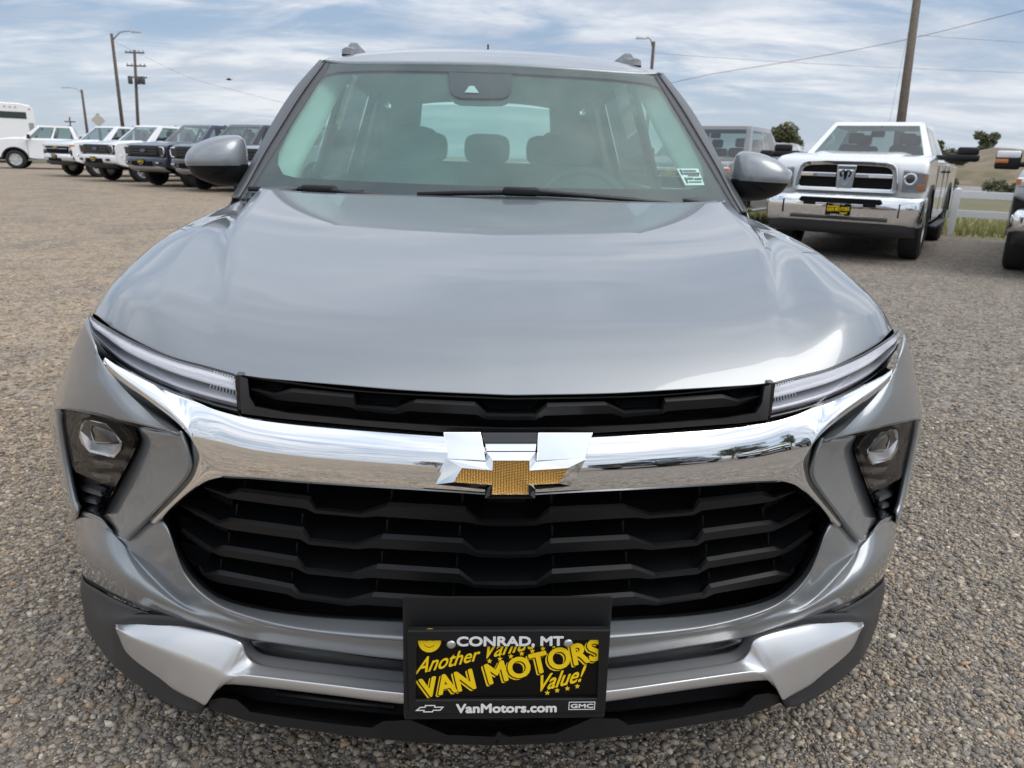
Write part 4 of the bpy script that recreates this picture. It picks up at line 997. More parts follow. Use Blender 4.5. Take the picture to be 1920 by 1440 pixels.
for sx in (-1, 1):
    for wy in (WY, WY+2.64): make_wheel(suv, sx*.79, wy, .345, .345, .22, sx, M['satin'])
    MB().lathe([(-.10, .42), (.10, .42)], 'x', 24, (sx*.74, WY, .36)).build('wheel_liner', M['blackmatte'], suv)
# ------------------------------------------------------------------ licence plate with its frame and lettering
plate = empty('license_plate'); plate.parent = suv
PT0, PB0 = V((.002, -.0765, .526)), V((.002, -.0690, .3645))
pz = (PT0-PB0).normalized(); pn = Vector((1, 0, 0)).cross(pz).normalized()      # pn points away from the camera
if pn.y < 0: pn = -pn
PHT = (PT0-PB0).length
def pl(cx, cy, d=0.):
    """plate surface point from plate artwork units; d = distance in front of the frame face"""
    t = (cy-320)/680; w = 1700-100*t
    return PB0+pz*(PHT*(1-t))+V((1, 0, 0))*((cx-(965-12*t))/w*.318)-pn*d
def pbox(name, x0, x1, y0, y1, d0, d1, m, bevel=.0015, parent=plate):
    a = [pl(x0, y0, d1), pl(x1, y0, d1), pl(x1, y1, d1), pl(x0, y1, d1)]; b = [pl(x0, y0, d0), pl(x1, y0, d0), pl(x1, y1, d0), pl(x0, y1, d0)]
    return MB().prism(a, b).build(name, m, parent, smooth=False, bevel=bevel)
# bracket against the grille
ba = [P(750, 1117, 0, lambda x, z: -.048), P(1152, 1117, 0, lambda x, z: -.048)]
fb_ = MB(); z1 = ba[0].z; fb_.prism([V((-.166, -.048, z1)), V((.166, -.048, z1)), V((.166, -.062, .345)), V((-.166, -.062, .345))], [V((-.166, .02, z1-.07)), V((.166, .02, z1-.07)), V((.166, .02, .345)), V((-.166, .02, .345))])
fb_.build('plate_bracket', BK, plate, smooth=False, bevel=.004)
# frame as one ring
def frame_ring():
    oc = [(150, 320), (1780, 320), (1812, 345), (1765, 978), (1735, 1002), (190, 1002), (158, 978), (116, 345)]
    # rounded outer contour and matching inner opening, as strips
    b = MB(); D0, D1 = -.012, .0
    def quad(a, b_, c, d): b.poly([pl(*a, D1), pl(*b_, D1), pl(*c, D1), pl(*d, D1)])
    xs = [200, 430, 1500, 1715]
    inner = [(200, 400), (430, 400), (445, 450), (1485, 450), (1500, 400), (1715, 400), (1700, 890), (205, 890)]
    outer = [(125, 345), (430, 320), (445, 320), (1485, 320), (1500, 320), (1805, 345), (1760, 985), (165, 985)]
    outer = [(118, 322), (430, 320), (445, 320), (1485, 320), (1500, 320), (1812, 322), (1768, 1002), (160, 1002)]
    n = 8
    I0 = [pl(x, y, D1) for x, y in inner]; O0 = [pl(x, y, D1) for x, y in outer]; I1 = [pl(x, y, D0) for x, y in inner]; O1 = [pl(x, y, D0) for x, y in outer]
    for i in range(n):
        j = (i+1) % n; b.poly([O0[i], O0[j], I0[j], I0[i]]); b.poly([I0[i], I0[j], I1[j], I1[i]]); b.poly([O1[i], O1[j], O0[j], O0[i]]); b.poly([I1[i], I1[j], O1[j], O1[i]])
    return b.build('plate_frame', BK, plate, smooth=False, bevel=.002)
fr_o = frame_ring()
pbox('plate_face', 170, 1745, 360, 930, -.010, -.006, M['plateblack'], None)
def text_mesh(body, shear=0., bold=0., res=4):
    c = bpy.data.curves.new('lettering', 'FONT'); c.body = body; c.size = 1; c.shear = shear; c.offset = bold; c.resolution_u = res; c.fill_mode = 'FRONT'
    o = bpy.data.objects.new('lettering', c); COL.objects.link(o); dg = bpy.context.evaluated_depsgraph_get(); me = bpy.data.meshes.new_from_object(o.evaluated_get(dg))
    vs = [tuple(v.co) for v in me.vertices]; fs = [tuple(p.vertices) for p in me.polygons]; bpy.data.objects.remove(o); bpy.data.meshes.remove(me); bpy.data.curves.remove(c)
    x0 = min(v[0] for v in vs); x1 = max(v[0] for v in vs); y0 = min(v[1] for v in vs); y1 = max(v[1] for v in vs)
    return [((v[0]-x0)/(x1-x0), (v[1]-y0)/(y1-y0)) for v in vs], fs
def letters(name, body, quad, d, m, shear=0., bold=0., dx=0, dy=0, parent=None):
    """quad: top-left, top-right, bottom-left, bottom-right in artwork units"""
    vs, fs = text_mesh(body, shear, 0); TL, TR, BL, BR = [Vector((a+dx, b+dy)) for a, b in quad]; b = MB()
    for (u, v) in vs:
        p = BL.lerp(BR, u).lerp(TL.lerp(TR, u), v); b.v.append(tuple(pl(p.x, p.y, d)))
    n0 = len(vs); base = list(b.v); b.f = []; b.v = []
    k = [(0, 0)] if not bold else [(0, 0)]+[(bold*math.cos(a), bold*math.sin(a)) for a in [i*math.pi/4 for i in range(8)]]
    ux = (pl(100, 600)-pl(0, 600))/100; uy = (pl(900, 700)-pl(900, 600))/100
    for i, (ox, oy) in enumerate(k):      # strokes thickened by a ring of shifted copies a hair apart
        sh = ux*ox+uy*oy-pn*(i*.000012)
        b.v += [tuple(Vector(p)+sh) for p in base]; b.f += [tuple(q+i*n0 for q in f) for f in fs]
    return b.build(name, m, parent or plate, smooth=False, weld=None)
def rq(x0, x1, y0, y1): return [(x0, y0), (x1, y0), (x0, y1), (x1, y1)]
letters('lettering', 'CONRAD, MT', rq(532, 1412, 366, 448), .0006, M['white'], bold=5)
letters('lettering', 'VanMotors.com', rq(540, 1360, 922, 994), .0006, M['white'], bold=5)
letters('lettering', 'Another', [(215, 555), (720, 470), (190, 690), (730, 570)], -.0052, M['yellow'], shear=.35, bold=2.5)
letters('lettering', 'Vanluc', [(790, 415), (1200, 370), (770, 562), (1190, 475)], -.0052, M['yellow'], shear=.35, bold=2.5)
for q, body, nm in (([(225, 738), (650, 652), (262, 885), (690, 808)], 'VAN', 0), ([(760, 618), (1705, 408), (808, 775), (1735, 572)], 'MOTORS', 0)):
    letters('lettering_shadow', body, q, -.0056, M['yellow'], bold=9, dx=-17, dy=13)
    letters('lettering_outline', body, q, -.0053, M['plateblack'], bold=13, dx=-2, dy=2)
    letters('lettering', body, q, -.0050, M['yellow'], bold=8, dx=3, dy=-3)
letters('lettering', 'Value!', [(1235, 705), (1610, 620), (1220, 840), (1590, 750)], -.0052, M['yellow'], shear=.3, bold=3.5)
def star(cx, cy, r):
    b = MB(); pts = [pl(cx+r*(1 if k % 2 == 0 else .42)*math.sin(k*math.pi/5), cy-r*(1 if k % 2 == 0 else .42)*math.cos(k*math.pi/5), -.0052) for k in range(10)]
    b.poly(pts).build('star', M['yellow'], plate, smooth=False)
for cx, cy in [(803, 582), (890, 565), (980, 545), (1070, 522), (1158, 502), (1247, 483), (1338, 462), (1288, 852), (1370, 832), (1455, 816), (1538, 798)]: star(cx, cy, 24)
b = MB().poly([pl(303+96*math.cos(a), 412+96*math.sin(a), -.0052) for a in [i*2*math.pi/32 for i in range(32)]]); smile = b.build('smiling_face', M['yellow'], plate, smooth=False)
sm = [(303+48*math.cos(a), 424+40*math.sin(a)) for a in [R_(25)+i*R_(130)/10 for i in range(11)]]
b = MB()
for (x0, y0), (x1, y1) in zip(sm, sm[1:]): b.poly([pl(x0, y0, -.0050), pl(x1, y1, -.0050), pl(x1, y1+5, -.0050), pl(x0, y0+5, -.0050)])
b.build('smile', M['plateblack'], smile, smooth=False)
for ex in (280, 330): MB().poly([pl(ex+6*math.cos(a), 405+14*math.sin(a), -.0050) for a in [i*2*math.pi/12 for i in range(12)]]).build('eye', M['plateblack'], smile, smooth=False)
for sx_, sy_ in ((483, 426), (1455, 420)):
    c = pl(sx_, sy_, .0); b = MB(); rings = []
    for rr_, dd in ((.0072, .0002), (.0068, .0018), (.004, .0030), (.0003, .0034)): rings.append([c+V((1, 0, 0))*rr_*math.cos(a)+pz*rr_*math.sin(a)-pn*dd for a in [i*2*math.pi/16 for i in range(17)]])
    b.grid(rings).build('screw', M['screw'], plate)
def outline(pts, w, m, d=.0006):
    b = MB(); n = len(pts); c = sum((Vector(p) for p in pts), Vector((0, 0)))/n
    inn = []
    for i in range(n):
        p0, p1, p2 = Vector(pts[i-1]), Vector(pts[i]), Vector(pts[(i+1) % n]); a = (p1-p0).normalized(); e = (p2-p1).normalized(); na = Vector((-a.y, a.x)); ne = Vector((-e.y, e.x)); q = (na+ne); q = q/max(.3, q.length_squared)*2
        inn.append(p1+q*w)
    for i in range(n):
        j = (i+1) % n; b.poly([pl(*pts[i], d), pl(*pts[j], d), pl(*inn[j], d), pl(*inn[i], d)])
    return b
outline([(205, 975), (245, 940), (282, 940), (282, 925), (368, 925), (368, 940), (440, 940), (410, 975), (355, 975), (350, 988), (270, 988), (273, 975)], 9, M['white']).build('frame_emblem', M['white'], plate, smooth=False)
outline([(1465, 908), (1685, 908), (1680, 978), (1460, 978)], 7, M['white']).build('frame_badge', M['white'], plate, smooth=False)
letters('lettering', 'GMC', rq(1482, 1666, 928, 961), .0006, M['white'], bold=2.5)
# ------------------------------------------------------------------ pickups parked around the lot
def spot(px, D, z=0., py=310):
    """ground point seen in photo column px at horizontal distance D ahead of the lens"""
    d = ray(px, py); fw = Vector((math.sin(YAW), math.cos(YAW), 0)); p = CAM+d*(D/d.dot(fw)); return V((p.x, p.y, z))
def fq(c, u0, u1, v0, v1, off):
    """window quad on a face c = bottom-left, bottom-right, top-right, top-left"""
    f = lambda u, v: c[0].lerp(c[1], u).lerp(c[3].lerp(c[2], u), v)
    n = (c[1]-c[0]).cross(c[3]-c[0]).normalized()
    return [f(u0, v0)+n*off, f(u1, v0)+n*off, f(u1, v1)+n*off, f(u0, v1)+n*off]
TXT = {}
def small_plate(parent, y, z, x=0, w=.31, h=.155):
    p = MB().box(x-w/2, x+w/2, y-.012, y, z, z+h).build('license_plate', M['plateblack'], parent, smooth=False)
    for body, (x0, x1, z0, z1), m, rise in (('VAN MOTORS', (-.14, .145, .045, .095), 'yellow', .022), ('Another', (-.14, .02, .098, .128), 'yellow', .012), ('Value!', (.03, .12, .018, .045), 'yellow', .008), ('VanMotors.com', (-.09, .09, .003, .017), 'white', 0), ('CONRAD, MT', (-.08, .08, .138, .152), 'white', 0)):
        if body not in TXT: TXT[body] = text_mesh(body, 0, .02, 2)
        vs, fs = TXT[body]; b = MB(); b.v = [(x+x0+(x1-x0)*u, y-.015, z+z0+(z1-z0)*v+rise*u) for u, v in vs]; b.f = fs
        b.build('lettering', M[m], p, smooth=False, weld=None)
    return p
def ell(cx, cz, rx, rz, y, n=20): return [V((cx+rx*math.cos(2*math.pi*i/n), y, cz+rz*math.sin(2*math.pi*i/n))) for i in range(n)]
def slab(b, pts, y0, y1):
    """front-view polygon (x, z) given thickness from y0 (front) to y1"""
    return b.prism([V((x, y0, z)) for x, z in pts], [V((x, y1, z)) for x, z in pts])
def rect(x0, x1, z0, z1): return [(x0, z0), (x1, z0), (x1, z1), (x0, z1)]
def pickup(label, paint, style, loc, theta, hf=1.31, hr=1.39, bz=1.35, H=1.97, W=2.0, L=5.8, group='pickups parked on the lot', tow=False, wr=.41, narrow=.30, name='pickup_truck'):
    t = empty(name, loc, theta, label, 'pickup truck', group)
    pm = M[paint]; hw = W/2; wy0, wy1 = .98, .98+3.72; ar = wr+.10; zb = .50
    def arch(y): return [(y+ar*math.cos(a), max(zb, wr+ar*math.sin(a))) for a in [math.pi*i/14 for i in range(15)]]
    prof = [(.10, zb+.10), (.02, .80), (.0, hf-.16), (.05, hf-.04), (.16, hf), (.8, (hf+hr)/2+.02), (1.38, hr), (1.5, bz+.0), (3.74, bz+.01), (3.80, bz), (L-.05, bz-.02), (L, bz-.10), (L-.03, .66), (L-.1, zb)]
    prof += arch(wy1) + [(3.0, zb-.04), (1.9, zb-.04)] + arch(wy0)
    b = MB(); b.prism([V((-hw+.02*(z > hf-.1), y, z)) for y, z in prof], [V((hw-.02*(z > hf-.1), y, z)) for y, z in prof])
    b.build('body', pm, t, bevel=.095, bseg=4, angle=R_(50), weld=None)
    # power bulge on the hood
    hb = [[V((x*.62*s, y, z+(.030 if abs(x) < .9 else -.03))) for x in (-1, -.85, -.5, 0, .5, .85, 1)] for y, z, s in ((.20, hf-.03, .95), (.5, hf+.022, 1), (.9, (hf+hr)/2+.028, 1.02), (1.36, hr-.002, 1.06))]
    MB().grid(loft(hb, ku=3, k=4)).build('hood', pm, t, face=V((0, .8, 9)))
    MB().box(-hw+.30, hw-.30, .25, L-.2, .42, .95).build('chassis', M['blackmatte'], t, smooth=False)
    # cab
    bw, tw = hw-.07, hw-narrow
    B = [V((-bw, 1.28, bz-.04)), V((bw, 1.28, bz-.04)), V((bw, 3.78, bz-.04)), V((-bw, 3.78, bz-.04))]; T = [V((-tw, 2.08, H)), V((tw, 2.08, H)), V((tw, 3.50, H)), V((-tw, 3.50, H))]
    cabm = MB(); cabm.poly(T)
    def ring_face(c, holes):
        """wall of the cab with window openings; holes share their v range"""
        f = lambda u, v: c[0].lerp(c[1], u).lerp(c[3].lerp(c[2], u), v); v0, v1 = holes[0][2], holes[0][3]; us_ = [0]+[u for h in holes for u in h[:2]]+[1]
        for i in range(len(us_)-1):
            a_, b_ = us_[i], us_[i+1]
            cabm.poly([f(a_, 0), f(b_, 0), f(b_, v0), f(a_, v0)]); cabm.poly([f(a_, v1), f(b_, v1), f(b_, 1), f(a_, 1)])
            if i % 2 == 0: cabm.poly([f(a_, v0), f(b_, v0), f(b_, v1), f(a_, v1)])
    ring_face([B[0], B[1], T[1], T[0]], [(.06, .94, .13, .90)])
    ring_face([B[1], B[2], T[2], T[1]], [(.11, .50, .12, .88), (.55, .92, .12, .88)])
    ring_face([B[3], B[0], T[0], T[3]], [(.08, .45, .12, .88), (.50, .89, .12, .88)])
    ring_face([B[2], B[3], T[3], T[2]], [(.10, .90, .15, .88)])
    cab = cabm.build('cab', pm, t, bevel=.07, bseg=3, angle=R_(50), weld=1e-4)
    MB().box(-bw+.06, bw-.06, 1.45, 3.70, bz-.3, bz-.05).build('cabin_tub', M['blackmatte'], t, smooth=False)
    for sx_ in (-.38, .38):
        for yy in (2.55, 3.40):
            st_ = MB().box(sx_-.24, sx_+.24, yy, yy+.14, bz-.2, bz+.24).build('seat', M['dash'], t, bevel=.06)
            MB().box(sx_-.12, sx_+.12, yy+.04, yy+.13, bz+.25, bz+.42).build('headrest', M['dash'], st_, bevel=.04)
    MB().box(-.10, .10, 2.16, 2.20, H-.22, H-.13).build('rear_view_mirror', M['blackmatte'], t, bevel=.02)
    
    g_ = M['tpane']
    def pane(nm, q, m=g_): MB().poly(q).build(nm, m, t, smooth=False, face=q[0]+(q[1]-q[0]).cross(q[3]-q[0]).normalized()*5)
    fc = [B[0], B[1], T[1], T[0]]
    pane('windshield', fq(fc, .055, .945, .125, .905, .004))
    rc = [B[1], B[2], T[2], T[1]]; lc = [B[3], B[0], T[0], T[3]]
    pane('side_window', fq(rc, .105, .505, .115, .885, .004)); pane('side_window', fq(rc, .545, .925, .115, .885, .004))
    pane('side_window', fq(lc, .495, .895, .115, .885, .004)); pane('side_window', fq(lc, .075, .455, .115, .885, .004))
    pane('rear_window', fq([B[2], B[3], T[3], T[2]], .095, .905, .145, .885, .004))
    MB().tube([(-.1, 3.25, H-.01), (-.1, 3.30, H+.045), (-.1, 3.40, H+.055)], .02, 6, .008).build('antenna', BK, t)
    for s in (-1, 1):
        # door cut lines, handles
        for y in (1.55, 2.72, 3.70): MB().box(s*hw-.004, s*hw+.004, y-.006, y+.006, .62, bz-.06).build('door_gap', BK, t, smooth=False)
        for y in (2.52, 3.55): MB().box(s*hw-.01, s*hw+.030, y-.11, y+.11, bz-.17, bz-.135).build('door_handle', BK if paint != 'silver' else CH, t, bevel=.01)
        # mirror
        mm = BK; m_ = MB()
        if tow:
            MB().tube([(s*(hw-.08), 1.72, bz+.05), (s*(hw+.30), 1.70, bz+.05)], .035, 8).build('mirror_arm', BK, t)
            if tow == 'white': mo = MB().box(*sorted((s*(hw+.10), s*(hw+.40))), 1.62, 1.74, bz-.02, bz+.22).build('mirror', BK, t, bevel=.03)
            else:
                mo = MB().box(*sorted((s*(hw+.04), s*(hw+.47))), 1.62, 1.76, bz+.0, bz+.105).build('mirror', BK, t, bevel=.035)
                MB().box(*sorted((s*(hw+.18), s*(hw+.45))), 1.63, 1.75, bz+.09, bz+.20).build('mirror_glass_shell', BK, mo, bevel=.03)
            if tow == 'white':
                MB().box(*sorted((s*(hw+.11), s*(hw+.39))), 1.605, 1.66, bz+.13, bz+.225).build('mirror_cap', pm if paint == 'wtruck' else M['wtruck'], mo, bevel=.02)
                MB().box(*sorted((s*(hw+.24), s*(hw+.395))), 1.602, 1.66, bz+.06, bz+.115).build('marker_lamp', M['amber'], mo, bevel=.008)
        else:
            MB().tube([(s*(hw-.08), 1.72, bz+.03), (s*(hw+.14), 1.70, bz+.05)], .03, 8).build('mirror_arm', BK, t)
            MB().box(*sorted((s*(hw+.04), s*(hw+.27))), 1.62, 1.74, bz+.0, bz+.19).build('mirror', BK, t, bevel=.035)
        for wy in (wy0, wy1):
            make_wheel(t, s*(hw-.135), wy, wr, wr, .28, s, M['satin'] if style != 'f150d' else M['black2'], spokes=6, n=22)
            ap = [(wy+(ar+d)*math.cos(a), wr+(ar+d)*math.sin(a)) for d in (-.015, .045) for a in [R_(8)+R_(164)*i/14 for i in range(15)]]
            MB().grid([[V((s*(hw+.004), y, z)) for y, z in ap[:15]], [V((s*(hw+.022), y, z)) for y, z in ap[:15]], [V((s*(hw+.016), y, z)) for y, z in ap[15:]], [V((s*(hw-.004), y, z)) for y, z in ap[15:]]]).build('wheel_arch', BK, t, angle=R_(40))
        MB().box(*sorted((s*(hw-.02), s*(hw+.10))), 1.5, 3.7, .40, .45).build('side_step', BK if style == 'ram' else M['galv'], t, bevel=.015)
    def part(nm, pts, y0, y1, m, bev=.01, par=None):
        return slab(MB(), pts, y0, y1).build(nm, m, par or t, smooth=False, bevel=bev)
    both = (-1, 1); kids0 = set(o.name for o in t.children)
    if style == 'ram':
        zt, z0 = hf-.06, .90
        oq = [(.66, z0+.05), (.655, z0+.16), (.64, zt-.16), (.615, zt-.07), (.565, zt-.02), (.49, zt), (.25, zt+.012)]; iq = [(.585, z0+.085), (.583, z0+.17), (.572, zt-.16), (.555, zt-.105), (.515, zt-.075), (.46, zt-.062), (.25, zt-.052)]
        outer = [(-.63, z0+.02), (.63, z0+.02)]+oq+[(-x, z) for x, z in oq[::-1]]; inner = [(-.57, z0+.075), (.57, z0+.075)]+iq+[(-x, z) for x, z in iq[::-1]]
        b = MB(); n = len(outer); f0 = -.06
        for i in range(n):
            j = (i+1) % n; O = [V((p[0], f0, p[1])) for p in (outer[i], outer[j])]; I = [V((p[0], f0+.005, p[1])) for p in (inner[j], inner[i])]
            b.poly(O+I); b.poly([V((p[0], .05, p[1])) for p in (outer[j], outer[i])]+O); b.poly([V((p[0], .04, p[1])) for p in (inner[i], inner[j])]+I)
        b.build('grille_surround', CH, t, smooth=False, bevel=.012)
        part('grille_mesh', [(p[0]*1.01, p[1]) for p in inner], -.02, .04, M['blackmatte'], None)
        zc = (z0+zt)/2+.03
        part('grille_bar', rect(-.58, -.12, zc-.028, zc+.028), -.055, .0, CH); part('grille_bar', rect(.12, .58, zc-.028, zc+.028), -.055, .0, CH)
        part('grille_bar', [(-.10, z0+.06), (.10, z0+.06), (.125, zt-.05), (-.125, zt-.05)], -.058, .0, CH)
        bd = part('badge', [(-.085, zc-.07), (0, zc-.13), (.085, zc-.07), (.10, zc+.07), (-.10, zc+.07)], -.078, -.05, CH)
        for s in both:
            hn = [V((s*(.028+.036*math.sin(a)), -.088, zc+.02-.040*math.cos(a))) for a in [R_(20)+i*R_(290)/10 for i in range(11)]]
            MB().tube(hn, .014, 6, .007).build('badge_horn', M['blackmatte'], bd)
        MB().prism([V((x, -.092, z)) for x, z in ((-.026, zc+.055), (.026, zc+.055), (.012, zc-.06), (-.012, zc-.06))], [V((x, -.07, z)) for x, z in ((-.026, zc+.055), (.026, zc+.055), (.012, zc-.06), (-.012, zc-.06))]).build('badge_head', M['blackmatte'], bd, smooth=False)
        for s in both:
            q = [(s*.70, .955), (s*.985, .965), (s*.985, 1.20), (s*.69, 1.235)]
            h = part('headlight', q, -.03, .10, M['headlamp'], .02); part('lens', [(s*.705, .965), (s*.975, .975), (s*.975, 1.19), (s*.70, 1.225)], -.045, -.035, M['lens'], .005, h)
            part('turn_signal', [(s*.88, .985), (s*.965, .985), (s*.965, 1.06), (s*.88, 1.05)], -.034, -.02, M['amber'], .006, h); part('turn_signal', [(s*.93, 1.09), (s*.97, 1.09), (s*.97, 1.17), (s*.94, 1.17)], -.034, -.02, M['amber'], .006, h)
            MB().lathe([(-.0345, .0), (-.0345, .05), (-.03, .052)], 'y', 16, (s*.785, 0, 1.115)).build('bulb', M['gloss'], h); MB().lathe([(-.028, .053), (-.0345, .062), (-.0345, .078), (-.02, .085)], 'y', 16, (s*.785, 0, 1.115)).build('bulb_ring', CH, h)
        bx_ = [(-1.02, .20), (-.99, -.06), (-.80, -.17), (-.4, -.20), (0, -.21), (.4, -.20), (.80, -.17), (.99, -.06), (1.02, .20)]
        rows_b = [[V((x*k, y+d, z)) for x, y in bx_] for z, d, k in ((.50, .07, .97), (.56, .02, .99), (.70, -.005, 1), (.80, .0, 1), (.865, .02, .995), (.885, .07, .985))]
        MB().grid(loft(rows_b, ku=4, k=4)).build('bumper', CH, t, face=V((0, -9, .7)), solid=.02)
        part('bumper_slot', [(-.50, .775), (.50, .775), (.53, .80), (.50, .845), (-.50, .845), (-.53, .80)], -.235, -.17, M['blackmatte'], .01)
        part('slot_edge', [(-.54, .752), (.54, .752), (.54, .772), (-.54, .772)], -.238, -.17, CH, .006)
        for s in both:
            part('tow_hook', [(s*.30, .742), (s*.46, .742), (s*.46, .785), (s*.30, .785)], -.25, -.17, M['blackmatte'], .01)
            part('bumper_gap', rect(s*.735-.008, s*.735+.008, .62, .80), -.196, -.15, M['blackmatte'], None)
        va = [[V((x*.96, y+d, z)) for x, y in bx_[1:-1]] for z, d in ((.36, .16), (.42, .06), (.58, .03))]
        MB().grid(loft(va, ku=4, k=3)).build('air_dam', M['black2'], t, face=V((0, -9, .5)), solid=.02)
        for s in both: MB().box(s*.3-.32, s*.3+.32, -.222, -.17, .56, .60).build('step_pad', M['black2'], t, bevel=.01)
        small_plate(t, -.235, .615)
    elif style in ('f150', 'f150d'):
        gp = [(-.66, .86), (.66, .86), (.70, 1.02), (.64, 1.17), (-.64, 1.17), (-.70, 1.02)]
        part('grille', gp, -.05, .06, M['gloss'] if style == 'f150' else BK, .02)
        for z in (.93, 1.015, 1.10): part('grille_bar', rect(-.62, .62, z-.022, z+.022), -.075, -.04, BK if style == 'f150' else M['black2'], .008)
        MB().prism(ell(0, 1.02, .125, .052, -.10), ell(0, 1.02, .125, .052, -.06)).build('badge', mat('badge_blue', (.10, .13, .20), .2, .4, .6), t, smooth=False, bevel=.006)
        for s in both:
            q = [(s*.69, .82), (s*.97, .84), (s*.985, 1.15), (s*.66, 1.17)]
            h = part('headlight', q, -.035, .22, M['gloss'], .03)
            cpts = [V((s*x, -.045, z)) for x, z in ((.74, 1.13), (.90, 1.125), (.945, 1.08), (.945, .93), (.90, .875), (.80, .86))]
            MB().tube(cpts, .018, 6).build('light_guide', M['reflector'], h)
        bm_ = pm if style == 'f150' else M['black2']
        bx_ = [(-1.0, .24), (-.97, .0), (-.75, -.13), (0, -.17), (.75, -.13), (.97, .0), (1.0, .24)]
        rb = [[V((x, y+d, z)) for x, y in bx_] for z, d in ((.54, .06), (.60, .0), (.76, .0), (.83, .04))]
        MB().grid(loft(rb, ku=4, k=3)).build('bumper', pm if style == 'f150' else pm, t, face=V((0, -9, .7)), solid=.02)
        part('bumper_inlet', rect(-.48, .48, .56, .70), -.185, -.1, M['blackmatte'], .01)
        for s in both: f_ = part('fog_lamp', rect(s*.74-.09, s*.74+.09, .62, .70), -.17, -.08, M['gloss'], .01); part('bezel', rect(s*.74-.07, s*.74+.07, .64, .68), -.178, -.16, M['reflector'] if style == 'f150d' else M['gloss'], .004, f_)
        va = [[V((x*.9, y+d, z)) for x, y in bx_[1:-1]] for z, d in ((.38, .22), (.46, .05), (.56, .03))]
        MB().grid(loft(va, ku=4, k=3)).build('skid_plate', M['galv'] if style == 'f150d' else M['black2'], t, face=V((0, -9, .5)), solid=.02)
        small_plate(t, -.195, .60)
    else:
        part('grille', [(-.72, .80), (.72, .80), (.80, 1.05), (.70, 1.10), (-.70, 1.10), (-.80, 1.05)], -.04, .06, M['blackmatte'], .02)
        part('grille_bar', rect(-.93, .93, 1.045, 1.105), -.07, -.01, CH, .012); part('grille_bar', rect(-.74, .74, .95, .975), -.06, -.01, M['satin'], .008)
        part('badge', [(-.17, .985), (-.14, 1.03), (-.05, 1.03), (-.05, 1.05), (.05, 1.05), (.05, 1.03), (.17, 1.03), (.14, .985), (.05, .985), (.05, .965), (-.05, .965), (-.05, .985)], -.085, -.05, M['gold'], .004)
        for s in both:
            h = part('headlight', [(s*.76, 1.02), (s*.99, 1.03), (s*.99, 1.14), (s*.74, 1.13)], -.03, .16, M['reflector'], .02); part('marker', [(s*.94, 1.05), (s*.993, 1.05), (s*.993, 1.12), (s*.94, 1.12)], -.034, .12, M['amber'], .005, h)
            part('lamp_pod', [(s*.80, .66), (s*.97, .70), (s*.985, .93), (s*.83, .88)], -.035, .1, M['gloss'], .02)
        bx_ = [(-1.0, .24), (-.97, .0), (-.75, -.12), (0, -.16), (.75, -.12), (.97, .0), (1.0, .24)]
        rb = [[V((x, y+d, z)) for x, y in bx_] for z, d in ((.50, .06), (.56, .0), (.70, .0), (.78, .05))]
        MB().grid(loft(rb, ku=4, k=3)).build('bumper', CH, t, face=V((0, -9, .7)), solid=.02)
        part('bumper_inlet', rect(-.42, .42, .52, .62), -.175, -.1, M['blackmatte'], .01)
        for s in both:
            if tow == 'white': f_ = part('fog_lamp', rect(s*.74-.13, s*.74+.13, .56, .70), -.135, -.05, CH, .015); part('lens', rect(s*.74-.09, s*.74+.09, .585, .675), -.145, -.12, M['reflector'], .01, f_)
        va = [[V((x*.95, y+d, z)) for x, y in bx_[1:-1]] for z, d in ((.34, .20), (.42, .05), (.52, .03))]
        MB().grid(loft(va, ku=4, k=3)).build('air_dam', M['black2'], t, face=V((0, -9, .5)), solid=.02)
        small_plate(t, -.18, .60)
    if style != 'ram':     # taller noses carry grille, lamps and bumper higher
        for o in t.children:
            if o.name not in kids0: o.location.z += (hf-1.20)*.8
    return t
LG, RG = 'pickups in the row on the left', 'pickups on the right of the car'
hd = pickup('white heavy-duty pickup seen side-on, farthest left of the row', 'wtruck', 'silv', spot(-6, 37.5), R_(-68), hf=1.36, hr=1.46, bz=1.42, H=2.06, L=6.2, group=LG, tow=True, wr=.44)
pickup('white pickup with a chrome grille bar between two white pickups', 'wtruck', 'silv', spot(112, 29.8), R_(-34), group=LG)
pickup('white pickup with an all-black grille beside the navy pickup', 'wtruck', 'f150', spot(186, 26.7), R_(-32), group=LG)
pickup('dark navy pickup with C-shaped headlights beside the white pickup', 'navy', 'f150d', spot(275, 24.2), R_(-31), group=LG)
pickup('charcoal pickup mostly hidden behind the left wing mirror', 'dkgrey', 'f150d', spot(366, 22.3), R_(-30), group=LG)
pickup('silver pickup glimpsed between the left wing mirror and the windshield pillar', 'silver', 'f150d', spot(490, 20.6), R_(-32), group=LG)
pickup('white heavy-duty pickup with a chrome crosshair grille and large chrome bumper', 'wtruck', 'ram', spot(1590, 10.4), R_(-36), hf=1.38, hr=1.44, bz=1.37, H=1.93, W=1.96, narrow=.35, group=RG, tow=True, wr=.45, L=6.0)
pickup('taupe grey pickup behind the right wing mirror', 'taupe', 'silv', spot(1258, 13.2), R_(-36), group=RG, hf=1.26, hr=1.34, bz=1.31, H=1.93)
pickup('chrome-bumpered pickup with tow mirrors cut off by the right edge', 'silver', 'silv', spot(2112, 8.6), R_(-40), hf=1.26, hr=1.36, bz=1.30, H=1.98, group=RG, tow='white', wr=.42)
